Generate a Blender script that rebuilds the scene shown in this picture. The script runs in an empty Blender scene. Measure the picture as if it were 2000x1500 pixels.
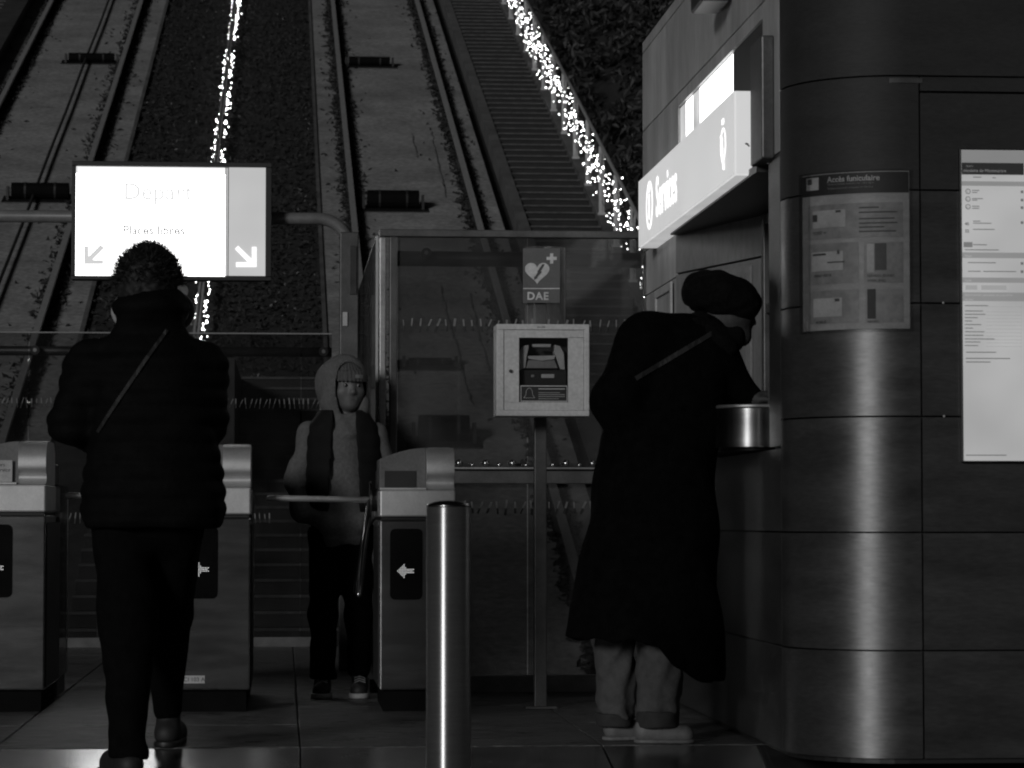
import bpy, bmesh, math, random
import numpy as np
from mathutils import Vector, Matrix
random.seed(7); rng = np.random.default_rng(7)
scene = bpy.context.scene
C = scene.collection

# ------------------------------------------------------------------ camera
F = 5500.0; H = 0.80                       # focal length in pixels of the 2000 px wide photo, eye height
TH = math.atan(445 / F); PH = math.atan(265 / F)
cam = bpy.data.cameras.new('camera'); cam_o = bpy.data.objects.new('camera', cam); C.objects.link(cam_o)
cam.sensor_width = 36; cam.lens = 36 * F / 2000; cam.clip_start = .1; cam.clip_end = 500
cam_o.location = (0, 0, H); cam_o.rotation_euler = (math.pi / 2 + PH, 0, -TH)
cam.dof.use_dof = True; cam.dof.focus_distance = 13.5; cam.dof.aperture_fstop = 9
scene.camera = cam_o

# ------------------------------------------------------------------ night sky, one soft key from behind the camera
SUN_AZ = math.radians(31); SUN_EL = math.radians(13)      # azimuth left of straight behind
world = bpy.data.worlds.new('World'); scene.world = world; world.use_nodes = True
wn = world.node_tree; bg = wn.nodes['Background']
sky = wn.nodes.new('ShaderNodeTexSky'); sky.sky_type = 'NISHITA'; sky.sun_disc = False
sky.sun_elevation = SUN_EL; sky.sun_rotation = math.pi + SUN_AZ
bw = wn.nodes.new('ShaderNodeRGBToBW')
wn.links.new(sky.outputs[0], bw.inputs[0]); wn.links.new(bw.outputs[0], bg.inputs[0])
bg.inputs[1].default_value = 0.0013
sun = bpy.data.lights.new('sun', 'SUN'); sun_o = bpy.data.objects.new('sun', sun); C.objects.link(sun_o)
sun.energy = 1.05; sun.angle = math.radians(10); sun.color = (1, 1, 1)
sd = Vector((math.sin(SUN_AZ) * math.cos(SUN_EL), math.cos(SUN_AZ) * math.cos(SUN_EL), -math.sin(SUN_EL)))
sun_o.rotation_euler = sd.to_track_quat('-Z', 'Y').to_euler(); sun_o.location = (-3, -6, 6)
vs = scene.view_settings
vs.view_transform = 'Standard'; vs.look = 'None'; vs.exposure = 0; vs.gamma = 1; vs.use_curve_mapping = False
scene.render.engine = 'CYCLES'
scene.cycles.filter_width = 2.0; scene.cycles.use_denoising = True; scene.cycles.sample_clamp_indirect = 1.5; scene.cycles.sample_clamp_direct = 0

# ------------------------------------------------------------------ coordinates
def ray(u, v):
    x = (u - 1000) / F; y = (750 - v) / F
    fw = math.cos(PH) - y * math.sin(PH); up = math.sin(PH) + y * math.cos(PH)
    return (x * math.cos(TH) + fw * math.sin(TH), -x * math.sin(TH) + fw * math.cos(TH), up)
def at(u, v, Y):
    r = ray(u, v); t = Y / r[1]; return Vector((r[0] * t, Y, H + r[2] * t))
M = .3527; Y0 = 20.8                        # the funicular slope: z = M (Y - Y0)
def S(x, y, o=0): return (x, y, M * (y - Y0) + o)

# ------------------------------------------------------------------ materials
MATS = {}
def nodes(name):
    m = bpy.data.materials.new(name); m.use_nodes = True; MATS[name] = m
    return m, m.node_tree, m.node_tree.nodes['Principled BSDF']
def mat(name, c, rough=.6, metal=0., var=.25, scale=6., bump=0., bscale=60., aniso=0., stretch=(1, 1, 1), rvar=0., spec=.5, arot=0., contrast=(.3, .7), speck=.12, cracks=0., bdist=.01, coat=0.):
    m, t, b = nodes(name); N = t.nodes; L = t.links
    tc = N.new('ShaderNodeTexCoord'); mp = N.new('ShaderNodeMapping'); mp.inputs['Scale'].default_value = stretch
    oi = N.new('ShaderNodeObjectInfo'); add = N.new('ShaderNodeVectorMath'); add.operation = 'ADD'
    mul = N.new('ShaderNodeMath'); mul.operation = 'MULTIPLY'; mul.inputs[1].default_value = 37.
    L.new(oi.outputs['Random'], mul.inputs[0]); L.new(tc.outputs['Object'], add.inputs[0]); L.new(mul.outputs[0], add.inputs[1])
    L.new(add.outputs[0], mp.inputs[0])
    nz = N.new('ShaderNodeTexNoise'); nz.inputs['Scale'].default_value = scale; nz.inputs['Detail'].default_value = 6; nz.inputs['Roughness'].default_value = .62
    L.new(mp.outputs[0], nz.inputs['Vector'])
    mr = N.new('ShaderNodeMapRange'); mr.inputs[1].default_value, mr.inputs[2].default_value = contrast
    mr.inputs[3].default_value = c * (1 - var); mr.inputs[4].default_value = c * (1 + var)
    L.new(nz.outputs[0], mr.inputs[0])
    fn = N.new('ShaderNodeTexNoise'); fn.inputs['Scale'].default_value = scale * 14; fn.inputs['Detail'].default_value = 3; L.new(mp.outputs[0], fn.inputs['Vector'])
    fr_ = N.new('ShaderNodeMapRange'); fr_.inputs[1].default_value = .3; fr_.inputs[2].default_value = .7; fr_.inputs[3].default_value = 1 - speck; fr_.inputs[4].default_value = 1 + speck
    mm = N.new('ShaderNodeMath'); mm.operation = 'MULTIPLY'; L.new(fn.outputs[0], fr_.inputs[0]); L.new(mr.outputs[0], mm.inputs[0]); L.new(fr_.outputs[0], mm.inputs[1])
    last = mm
    if cracks:      # dark wavy stains running across
        m3 = N.new('ShaderNodeMapping'); m3.inputs['Scale'].default_value = (1.1, 3.2, 3.2); L.new(add.outputs[0], m3.inputs[0])
        n3 = N.new('ShaderNodeTexNoise'); n3.inputs['Scale'].default_value = 1.5; n3.inputs['Detail'].default_value = 9; n3.inputs['Roughness'].default_value = .7; L.new(m3.outputs[0], n3.inputs['Vector'])
        r3 = N.new('ShaderNodeMapRange'); r3.inputs[1].default_value = .61; r3.inputs[2].default_value = .73; r3.inputs[3].default_value = 1; r3.inputs[4].default_value = 1 - cracks
        m4 = N.new('ShaderNodeMath'); m4.operation = 'MULTIPLY'; L.new(n3.outputs[0], r3.inputs[0]); L.new(last.outputs[0], m4.inputs[0]); L.new(r3.outputs[0], m4.inputs[1]); last = m4
    L.new(last.outputs[0], b.inputs['Base Color'])
    b.inputs['Roughness'].default_value = rough; b.inputs['Metallic'].default_value = metal
    b.inputs['Specular IOR Level'].default_value = spec
    if rvar:
        r2 = N.new('ShaderNodeMapRange'); r2.inputs[1].default_value, r2.inputs[2].default_value = contrast
        r2.inputs[3].default_value = max(.03, rough - rvar); r2.inputs[4].default_value = rough + rvar
        L.new(nz.outputs[0], r2.inputs[0]); L.new(r2.outputs[0], b.inputs['Roughness'])
    if coat: b.inputs['Coat Weight'].default_value = coat; b.inputs['Coat Roughness'].default_value = rough * .8; b.inputs['Coat IOR'].default_value = 1.7
    if aniso:
        b.inputs['Anisotropic'].default_value = aniso; b.inputs['Anisotropic Rotation'].default_value = arot
        tg = N.new('ShaderNodeTangent'); tg.direction_type = 'RADIAL'; tg.axis = 'Z'
        L.new(tg.outputs[0], b.inputs['Tangent'])
    if bump:
        n2 = N.new('ShaderNodeTexNoise'); n2.inputs['Scale'].default_value = bscale; n2.inputs['Detail'].default_value = 4
        L.new(mp.outputs[0], n2.inputs['Vector'])
        bp = N.new('ShaderNodeBump'); bp.inputs['Strength'].default_value = bump; bp.inputs['Distance'].default_value = bdist
        L.new(n2.outputs[0], bp.inputs['Height']); L.new(bp.outputs[0], b.inputs['Normal'])
    return m
def emit(name, s, base=.8, var=0., scale=3.):
    m, t, b = nodes(name)
    b.inputs['Base Color'].default_value = (base, base, base, 1); b.inputs['Roughness'].default_value = .35
    b.inputs['Emission Color'].default_value = (1, 1, 1, 1); b.inputs['Emission Strength'].default_value = s
    if var:
        N = t.nodes; tc = N.new('ShaderNodeTexCoord'); nz = N.new('ShaderNodeTexNoise'); nz.inputs['Scale'].default_value = scale
        mr = N.new('ShaderNodeMapRange'); mr.inputs[1].default_value = .3; mr.inputs[2].default_value = .7
        mr.inputs[3].default_value = s * (1 - var); mr.inputs[4].default_value = s * (1 + var)
        t.links.new(tc.outputs['Object'], nz.inputs['Vector']); t.links.new(nz.outputs[0], mr.inputs[0]); t.links.new(mr.outputs[0], b.inputs['Emission Strength'])
    return m
def glass(name, tint=.9, gloss=.5, rough=.02, dirt=.05):
    m = bpy.data.materials.new(name); m.use_nodes = True; t = m.node_tree; N = t.nodes; L = t.links; MATS[name] = m
    for n in list(N):
        if n.type == 'BSDF_PRINCIPLED': N.remove(n)
    out = [n for n in N if n.type == 'OUTPUT_MATERIAL'][0]
    tr = N.new('ShaderNodeBsdfTransparent'); tr.inputs[0].default_value = (tint, tint, tint, 1)
    gl = N.new('ShaderNodeBsdfGlossy'); gl.inputs['Roughness'].default_value = rough
    df = N.new('ShaderNodeBsdfDiffuse'); df.inputs[0].default_value = (.5, .5, .5, 1)
    lw = N.new('ShaderNodeFresnel'); lw.inputs[0].default_value = 1.45
    sc = N.new('ShaderNodeMath'); sc.operation = 'MULTIPLY'; sc.inputs[1].default_value = gloss
    m1 = N.new('ShaderNodeMixShader'); m2 = N.new('ShaderNodeMixShader')
    tc = N.new('ShaderNodeTexCoord'); nz = N.new('ShaderNodeTexNoise'); nz.inputs['Scale'].default_value = 3; nz.inputs['Detail'].default_value = 8
    mr = N.new('ShaderNodeMapRange'); mr.inputs[1].default_value = .35; mr.inputs[2].default_value = .75; mr.inputs[3].default_value = dirt * .3; mr.inputs[4].default_value = dirt * 1.6
    L.new(tc.outputs['Object'], nz.inputs['Vector']); L.new(nz.outputs[0], mr.inputs[0])
    L.new(lw.outputs[0], sc.inputs[0]); L.new(sc.outputs[0], m1.inputs[0]); L.new(tr.outputs[0], m1.inputs[1]); L.new(gl.outputs[0], m1.inputs[2])
    L.new(mr.outputs[0], m2.inputs[0]); L.new(m1.outputs[0], m2.inputs[1]); L.new(df.outputs[0], m2.inputs[2]); L.new(m2.outputs[0], out.inputs[0])
    return m

mat('granite', .06, .44, spec=1., var=.75, scale=24, bump=1., bscale=75, stretch=(.28, 1, 1), rvar=.26, bdist=.014, speck=.4)
mat('granite_wet', .05, .23, var=.4, scale=7, bump=.03, bscale=60, rvar=.05, spec=1., coat=.7)
mat('joint', .08, .8)
mat('concrete', .235, .88, var=.28, scale=1.3, bump=.5, bscale=30, stretch=(.9, 1.0, 1), contrast=(.30, .66), speck=.28, cracks=.42)
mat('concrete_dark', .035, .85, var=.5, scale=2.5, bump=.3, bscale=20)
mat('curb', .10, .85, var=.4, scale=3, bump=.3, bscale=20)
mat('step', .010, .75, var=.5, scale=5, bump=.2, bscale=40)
mat('nosing', .055, .55, var=.6, scale=9)
mat('soil', .022, .95, var=.6, scale=8, bump=.6, bscale=25)
mat('hill', .012, .95, var=.6, scale=3, bump=.5, bscale=9)
mat('leaf_dark', .018, .8, var=.6, scale=20)
mat('leaf_pale', .14, .7, var=.6, scale=20)
mat('ivy', .009, .6, var=.7, scale=12)
mat('rail_steel', .29, .55, metal=.1, var=.2, scale=20)
mat('rail_web', .05, .8, var=.5, scale=15)
mat('black_rubber', .004, .8, spec=.08)
mat('cable', .05, .5, metal=.4, var=.4, scale=40)
mat('steel_brushed', .36, .36, metal=.86, var=.10, scale=14, aniso=.85, arot=.25, stretch=(.6, .6, 9), rvar=.02)
mat('steel_soft', .42, .22, metal=1, var=.10, scale=5, stretch=(.6, .6, 3), rvar=.02, bump=.012, bscale=12, speck=.06)
mat('steel_dull', .32, .48, metal=.9, var=.22, scale=5, rvar=.06)
mat('console_steel', .12, .5, metal=.4, var=.15, scale=9); mat('niche_steel', .22, .55, metal=.3, var=.25, scale=3, stretch=(1, 1, .4)); mat('booth_steel_unlit', .03, .62, metal=.1, var=.15, scale=3, stretch=(1, 1, 4), spec=.2); mat('head_steel', .55, .5, metal=.7, var=.12, scale=9, speck=.06); mat('booth_steel', .13, .46, metal=.78, var=.22, scale=3, aniso=.65, arot=.25, stretch=(.7, .7, 3), rvar=.07)
mat('facade_steel', .42, .55, metal=.25, var=.28, scale=2.2, stretch=(1, 2, .35), rvar=.05)
mat('dark_metal', .035, .45, metal=.3, var=.3, scale=9)
mat('frame_metal', .09, .45, metal=.5, var=.3, scale=9)
mat('pipe_paint', .14, .42, var=.2, scale=8)
mat('near_black', .010, .5)
mat('black_gloss', .006, .12)
mat('white_paint', .48, .42, var=.06, scale=5)
mat('white_dull', .42, .6, var=.15, scale=14)
mat('mid_grey', .20, .6, var=.15, scale=12)
mat('print_dark', .05, .6); mat('print_black', .012, .6); mat('print_light', .5, .6)
mat('sign_green', .10, .4, var=.15, scale=12)
mat('paper', .30, .5, var=.22, scale=9, bump=.25, bscale=9, stretch=(1, 1, 3))
mat('paper_patch', .22, .5, var=.25, scale=30); mat('paper_pale', .38, .5, var=.2, scale=14)
mat('coat_black', .0028, .95, var=.4, scale=25, bump=.3, bscale=120, spec=.03)
mat('puffer', .0035, .75, var=.3, scale=20, bump=.2, bscale=60, spec=.06)
mat('trouser_black', .0032, .9, var=.3, scale=30, spec=.05)
mat('boot', .014, .65, var=.3, scale=20); mat('boot_grey', .06, .5, var=.3, scale=20)
mat('hair', .005, .7, var=.4, scale=40)
mat('wool_black', .0035, .95, var=.5, scale=60, bump=.6, bscale=150, spec=.1)
mat('strap', .009, .7, var=.3, scale=40)
mat('jeans', .055, .85, var=.3, scale=25, bump=.2, bscale=80)
mat('cuff', .022, .85, var=.3, scale=25)
mat('sneaker_white', .13, .6, var=.2, scale=20)
mat('sneaker_dark', .02, .6)
mat('hoodie', .105, .95, var=.22, scale=70, bump=.35, bscale=160, spec=.15)
mat('vest', .006, .85, var=.3, scale=20, spec=.2)
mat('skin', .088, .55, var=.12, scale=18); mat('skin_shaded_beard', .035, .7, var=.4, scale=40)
mat('lips', .085, .5); mat('eye_white', .12, .3); mat('eye_dark', .01, .2); mat('brow', .05, .8)
mat('beanie', .075, .95, var=.3, scale=60, spec=.1); mat('beanie_patch', .16, .8, var=.4, scale=60)
mat('rim_pale', .30, .9)
emit('screen_white', 4.4); emit('screen_text', 1.05); emit('screen_text2', .74, base=.02); emit('screen_text3', .30, base=.02); emit('screen_strip', .82)
emit('screen_grey', .46, base=.2, var=.06); emit('screen_arrow_grey', .62, base=.1); emit('screen_arrow_white', 1.0); emit('screen_edge', .22)
emit('sign_face', .50, base=.4, var=.05, scale=2); emit('sign_letter', 1.25); emit('sign_under', .40, var=.12, scale=4)
emit('transom_lit', 2.6, var=.05); emit('transom_dim', .45, var=.5, scale=6)
emit('bulb', 16.0); emit('led', 1.1)
emit('backlit', .29, base=.4, var=.22, scale=2.6); emit('backlit_top', .10, base=.4, var=.1); emit('backlit_bar', .16, base=.3, var=.1); emit('backlit_ink', .12, base=.2)
emit('backlit_dark', .012, base=.03); emit('backlit_faint', .24, base=.3); emit('backlit_text', .07, base=.2)
glass('glass', .72, .8, .03, .010); glass('clear', .9, .6, .02, .006); mat('frit', .16, .8); glass('glass_dirty', .55, .8, .05, .045); glass('acrylic', .75, 1.6, .08, .12); glass('window_dark', .16, 1.0, .05, .05)
def lens_mat():
    m = bpy.data.materials.new('lens'); m.use_nodes = True; t = m.node_tree; N = t.nodes; MATS['lens'] = m
    for n in list(N):
        if n.type == 'BSDF_PRINCIPLED': N.remove(n)
    out = [n for n in N if n.type == 'OUTPUT_MATERIAL'][0]; a = N.new('ShaderNodeBsdfTranslucent'); a.inputs[0].default_value = (.8, .8, .8, 1); b = N.new('ShaderNodeBsdfTransparent'); mx = N.new('ShaderNodeMixShader'); mx.inputs[0].default_value = .75
    t.links.new(b.outputs[0], mx.inputs[1]); t.links.new(a.outputs[0], mx.inputs[2]); t.links.new(mx.outputs[0], out.inputs[0])
lens_mat()

# ------------------------------------------------------------------ mesh helpers
def wloc(o):
    v = Vector((0, 0, 0))
    while o: v = v + o.location; o = o.parent
    return v
def tag(o, label=None, cat=None, group=None, kind=None):
    if label: o['label'] = label
    if cat: o['category'] = cat
    if group: o['group'] = group
    if kind: o['kind'] = kind
    return o
def thing(name, loc, label, cat, group=None):
    o = bpy.data.objects.new(name, None); C.objects.link(o); o.location = loc; o.empty_display_size = .1
    return tag(o, label, cat, group)
class MB:
    def __init__(s): s.v = []; s.f = []; s.m = []; s.cur = 0
    def add(s, vs, fs):
        n = len(s.v); s.v += [tuple(p) for p in vs]
        for f in fs: s.f.append([i + n for i in f]); s.m.append(s.cur)
        return s
    def box(s, a, b):
        x0, y0, z0 = a; x1, y1, z1 = b
        return s.add([(x0, y0, z0), (x1, y0, z0), (x1, y1, z0), (x0, y1, z0), (x0, y0, z1), (x1, y0, z1), (x1, y1, z1), (x0, y1, z1)],
                     [(0, 3, 2, 1), (4, 5, 6, 7), (0, 1, 5, 4), (1, 2, 6, 5), (2, 3, 7, 6), (3, 0, 4, 7)])
    def hexa(s, p):       # eight corners: bottom ring then top ring
        return s.add(p, [(0, 3, 2, 1), (4, 5, 6, 7), (0, 1, 5, 4), (1, 2, 6, 5), (2, 3, 7, 6), (3, 0, 4, 7)])
    def tube(s, pts, r, n=10, cap=True):
        pts = [Vector(p) for p in pts]; rs = r if isinstance(r, (list, tuple)) else [r] * len(pts); base = len(s.v); up = None
        for i, p in enumerate(pts):
            d = (pts[min(i + 1, len(pts) - 1)] - pts[max(i - 1, 0)]).normalized()
            if up is None: up = Vector((0, 0, 1)) if abs(d.z) < .9 else Vector((1, 0, 0))
            a = d.cross(up).normalized(); b = a.cross(d).normalized(); up = b
            for k in range(n):
                w = 2 * math.pi * k / n; s.v.append(tuple(p + (a * math.cos(w) + b * math.sin(w)) * rs[i]))
        for i in range(len(pts) - 1):
            for k in range(n):
                k2 = (k + 1) % n; s.f.append([base + i * n + k, base + i * n + k2, base + (i + 1) * n + k2, base + (i + 1) * n + k]); s.m.append(s.cur)
        if cap:
            s.f.append([base + k for k in range(n)][::-1]); s.m.append(s.cur)
            s.f.append([base + (len(pts) - 1) * n + k for k in range(n)]); s.m.append(s.cur)
        return s
    def prism(s, poly, fn0, fn1):     # polygon extruded between two placements
        n = len(poly); a = [fn0(*p) for p in poly]; b = [fn1(*p) for p in poly]
        return s.add(a + b, [tuple(range(n))[::-1], tuple(range(n, 2 * n))] + [(i, (i + 1) % n, n + (i + 1) % n, n + i) for i in range(n)])
    def lathe(s, prof, c, n=20):
        base = len(s.v); k = len(prof)
        for i in range(n):
            w = 2 * math.pi * i / n
            for r, z in prof: s.v.append((c[0] + r * math.cos(w), c[1] + r * math.sin(w), c[2] + z))
        for i in range(n):
            j = (i + 1) % n
            for q in range(k - 1): s.f.append([base + i * k + q, base + j * k + q, base + j * k + q + 1, base + i * k + q + 1]); s.m.append(s.cur)
        return s
    def ball(s, c, r, n=10):
        return s.lathe([(max(1e-5, r * math.sin(math.pi * i / 6)), -r * math.cos(math.pi * i / 6)) for i in range(7)], c, n)
    def build(s, name, mats, parent=None, local=False, smooth=False, bevel=0, kind=None, recalc=True, origin=None):
        me = bpy.data.meshes.new(name); o = bpy.data.objects.new(name, me)
        V = np.array(s.v, float)
        if parent is not None: off = np.zeros(3) if local else np.array(wloc(parent))
        elif local: off = np.zeros(3)
        else:
            lo = V.min(0); hi = V.max(0); off = np.array([(lo[0] + hi[0]) / 2, (lo[1] + hi[1]) / 2, lo[2]]) if origin is None else np.array(origin)
            o.location = off
        me.from_pydata((V - off).tolist(), [], s.f)
        for x in (mats if isinstance(mats, (list, tuple)) else [mats]): me.materials.append(MATS[x])
        if max(s.m) > 0: me.polygons.foreach_set('material_index', s.m)
        if recalc:
            bm = bmesh.new(); bm.from_mesh(me); bmesh.ops.recalc_face_normals(bm, faces=bm.faces); bm.to_mesh(me); bm.free()
        if smooth: me.polygons.foreach_set('use_smooth', [True] * len(me.polygons))
        C.objects.link(o)
        if parent is not None: o.parent = parent
        if bevel:
            md = o.modifiers.new('bevel', 'BEVEL'); md.width = bevel; md.segments = 2; md.limit_method = 'ANGLE'
        if kind: o['kind'] = kind
        return o
def part(name, m, parent, a, b, bevel=0, local=False): return MB().box(a, b).build(name, m, parent, local=local, bevel=bevel)
def twin(o, parent):
    c = o.copy(); C.objects.link(c); c.parent = parent; return c
def copy_tree(o, parent=None):
    c = o.copy(); C.objects.link(c); c.parent = parent
    for ch in list(o.children): copy_tree(ch, c)
    return c
def letters(txt, size, align='LEFT', space=1.0, bold=0.0):
    cu = bpy.data.curves.new('t', 'FONT'); cu.body = txt; cu.size = size; cu.align_x = align; cu.space_character = space; cu.resolution_u = 3; cu.offset = bold
    o = bpy.data.objects.new('t', cu); C.objects.link(o)
    me = bpy.data.meshes.new_from_object(o.evaluated_get(bpy.context.evaluated_depsgraph_get()))
    vs = [tuple(v.co) for v in me.vertices]; fs = [tuple(p.vertices) for p in me.polygons]
    bpy.data.objects.remove(o); bpy.data.curves.remove(cu); bpy.data.meshes.remove(me)
    return vs, fs
def text(name, txt, size, m, parent, fn, align='LEFT', space=1.0, bold=0.0, local=False):
    vs, fs = letters(txt, size, align, space, bold); b = MB()
    if not fs: return None
    b.add([fn(v[0], v[1]) for v in vs], fs); return b.build(name, m, parent, local=local, recalc=False)
def rrect(x0, y0, x1, y1, r, n=5):
    p = []
    for cx, cy, a in ((x1 - r, y1 - r, 0), (x0 + r, y1 - r, 90), (x0 + r, y0 + r, 180), (x1 - r, y0 + r, 270)):
        for i in range(n + 1):
            w = math.radians(a + 90 * i / n); p.append((cx + r * math.cos(w), cy + r * math.sin(w)))
    return p

# ------------------------------------------------------------------ SDF figures (smooth unions, surface nets)
def surfnet(Fv, lo, h):
    n = Fv.shape; ins = Fv < 0; cs = tuple(k - 1 for k in n)
    acc = np.zeros(cs + (3,)); cnt = np.zeros(cs)
    def sl(a, i): return slice(i, a - 1 + i)
    offs = [(i, j, k) for i in (0, 1) for j in (0, 1) for k in (0, 1)]
    for o in offs:
        for ax in range(3):
            if o[ax] == 1: continue
            q = list(o); q[ax] = 1
            A = Fv[sl(n[0], o[0]), sl(n[1], o[1]), sl(n[2], o[2])]; B = Fv[sl(n[0], q[0]), sl(n[1], q[1]), sl(n[2], q[2])]
            cr = (A < 0) != (B < 0); t = np.where(cr, A / np.where(cr, A - B, 1), 0)
            for d in range(3):
                acc[..., d] += np.where(cr, o[d] + (t if d == ax else 0), 0)
            cnt += cr
    mk = cnt > 0; idx = -np.ones(cs, int); idx[mk] = np.arange(mk.sum())
    pos = np.argwhere(mk) + acc[mk] / cnt[mk][:, None]
    V = pos * h + np.array(lo); faces = []
    for ax in range(3):
        a1, a2 = (ax + 1) % 3, (ax + 2) % 3
        s0 = [slice(None)] * 3; s1 = [slice(None)] * 3; s0[ax] = slice(0, n[ax] - 1); s1[ax] = slice(1, n[ax])
        A = ins[tuple(s0)]; B = ins[tuple(s1)]
        E = np.argwhere(A != B)
        E = E[(E[:, a1] > 0) & (E[:, a2] > 0) & (E[:, a1] < n[a1] - 1) & (E[:, a2] < n[a2] - 1)]
        if len(E) == 0: continue
        def cell(d1, d2):
            c = E.copy(); c[:, a1] += d1; c[:, a2] += d2; return idx[c[:, 0], c[:, 1], c[:, 2]]
        Q = np.stack([cell(-1, -1), cell(0, -1), cell(0, 0), cell(-1, 0)], 1)
        fl = ~A[E[:, 0], E[:, 1], E[:, 2]]; Q[fl] = Q[fl][:, ::-1]; faces.append(Q)
    return V, np.concatenate(faces)
def smin(a, b, k):
    h = np.clip(.5 + .5 * (b - a) / k, 0, 1); return b + (a - b) * h - k * h * (1 - h)
def cap(P, a, b, ra, rb, sy=1.):
    X, Y, Z = P; ax, ay, az = a; bx, by, bz = b
    dx, dy, dz = bx - ax, (by - ay) / sy, bz - az; L = dx * dx + dy * dy + dz * dz + 1e-12
    px, py, pz = X - ax, (Y - ay) / sy, Z - az
    t = np.clip((px * dx + py * dy + pz * dz) / L, 0, 1)
    return np.sqrt((px - t * dx) ** 2 + (py - t * dy) ** 2 + (pz - t * dz) ** 2) - (ra + (rb - ra) * t)
def ell(P, c, r, rot=0):      # rot: tilt in the XZ plane
    X, Y, Z = P[0] - c[0], P[1] - c[1], P[2] - c[2]
    cs, sn = math.cos(rot), math.sin(rot); X, Z = X * cs + Z * sn, -X * sn + Z * cs
    k0 = np.sqrt((X / r[0]) ** 2 + (Y / r[1]) ** 2 + (Z / r[2]) ** 2); k1 = np.sqrt((X / r[0] ** 2) ** 2 + (Y / r[1] ** 2) ** 2 + (Z / r[2] ** 2) ** 2) + 1e-9
    return k0 * (k0 - 1) / k1
def loft(P, rows, p=2.0):     # rows (z, cx, cy, rx, ry) from bottom up
    X, Y, Z = P; r = np.array(rows)
    g = lambda i: np.interp(Z, r[:, 0], r[:, i])
    rx, ry = g(3), g(4)
    k = (np.abs((X - g(1)) / rx) ** p + np.abs((Y - g(2)) / ry) ** p) ** (1 / p)
    d = (k - 1) * np.minimum(rx, ry)
    return np.maximum(d, np.maximum(r[0, 0] - Z, Z - r[-1, 0]))
def wob(P, a, k, ph=0.):
    X, Y, Z = P
    return a * (np.sin(k * X + 1.3 * np.sin(k * .7 * Z + ph)) * np.sin(k * .8 * Z + 1.7 * np.sin(k * .6 * Y) + ph) + .6 * np.sin(k * 1.9 * Y + k * 1.1 * Z + 2 * ph))
def sculpt(name, fn, lo, hi, h, m, parent):
    ax = [np.arange(lo[i], hi[i] + h, h) for i in range(3)]
    P = np.meshgrid(*ax, indexing='ij'); V, Q = surfnet(fn(P), lo, h)
    me = bpy.data.meshes.new(name); me.from_pydata(V.tolist(), [], Q.tolist()); me.materials.append(MATS[m])
    me.polygons.foreach_set('use_smooth', [True] * len(me.polygons))
    o = bpy.data.objects.new(name, me); C.objects.link(o); o.parent = parent; return o

# ================================================================== SETTING
def slab(mb, x0, x1, y0, y1, top, bot):
    return mb.hexa([S(x0, y0, bot), S(x1, y0, bot), S(x1, y1, bot), S(x0, y1, bot), S(x0, y0, top), S(x1, y0, top), S(x1, y1, top), S(x0, y1, top)])
# station floor: bed plus stone slabs
fl = MB(); fl.box((-6, 10.003, -1.6), (3.6, 13.2, -.014)); fl.box((-6, 13.202, -1.6), (.46, 18.1, -.014))
floor = tag(fl.build('floor', 'joint', origin=(0, 0, 0)), kind='structure')
XJ = [-4.22, -3.15, -2.08, -1.01, .06, 1.13, 2.2, 3.27]
YJ = [10.0, 10.33, 11.1, 12.15, 13.2, 13.9, 14.6, 15.7, 16.9, 18.1]
for i in range(len(XJ) - 1):
    for j in range(len(YJ) - 1):
        x0, x1, y0, y1 = XJ[i], XJ[i + 1], YJ[j], YJ[j + 1]
        if y0 >= 13.2:
            if x0 >= .46: continue
            x1 = min(x1, .46)
        g = .003; dz = random.uniform(-.0015, .0015)
        part('paving_slab', 'granite', floor, (x0 + g, y0 + g, -.013), (x1 - g, y1 - g, dz), bevel=.003)
TR = math.tan(math.radians(9.0))
rz = lambda y: -TR * (10 - y)
rb = MB().hexa([(-6, 6.5, -1.6), (3.6, 6.5, -1.6), (3.6, 9.997, -1.6), (-6, 9.997, -1.6), (-6, 6.5, rz(6.5) - .014), (3.6, 6.5, rz(6.5) - .014), (3.6, 9.997, -.014), (-6, 9.997, -.014)])
ramp = tag(rb.build('ramp', 'joint', origin=(0, 0, 0)), kind='structure')
RY = [6.5, 7.6, 8.7, 9.52, 9.99]
for i in range(len(XJ) - 1):
    for j in range(len(RY) - 1):
        x0, x1, y0, y1 = XJ[i] + .003, XJ[i + 1] - .003, RY[j] + .003, RY[j + 1] - .003
        MB().hexa([(x0, y0, rz(y0) - .013), (x1, y0, rz(y0) - .013), (x1, y1, rz(y1) - .013), (x0, y1, rz(y1) - .013), (x0, y0, rz(y0)), (x1, y0, rz(y0)), (x1, y1, rz(y1)), (x0, y1, rz(y1))]).build('paving_slab', 'granite_wet', ramp, bevel=.002)
tag(MB().box((-60, -60, -1.2), (60, 6.5, rz(6.5))).build('plaza', 'granite', origin=(0, 0, 0)), kind='structure')

# funicular slope
YE = 60
lb = MB(); slab(lb, -4.26, -2.05, 16.4, YE, 0, -.5)
bed_l = tag(lb.build('track_bed', 'concrete', origin=S(-3, 30)), kind='structure')
rbm = MB(); slab(rbm, .43, 2.56, 16.4, YE, 0, -.5)
bed_r = tag(rbm.build('track_bed', 'concrete', origin=S(1.5, 30)), kind='structure')
g = MB(); slab(g, -2.046, .426, 20.7, YE, -.03, -.5)
tag(g.build('central_strip', 'soil', origin=S(-1, 30)), kind='structure')
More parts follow.
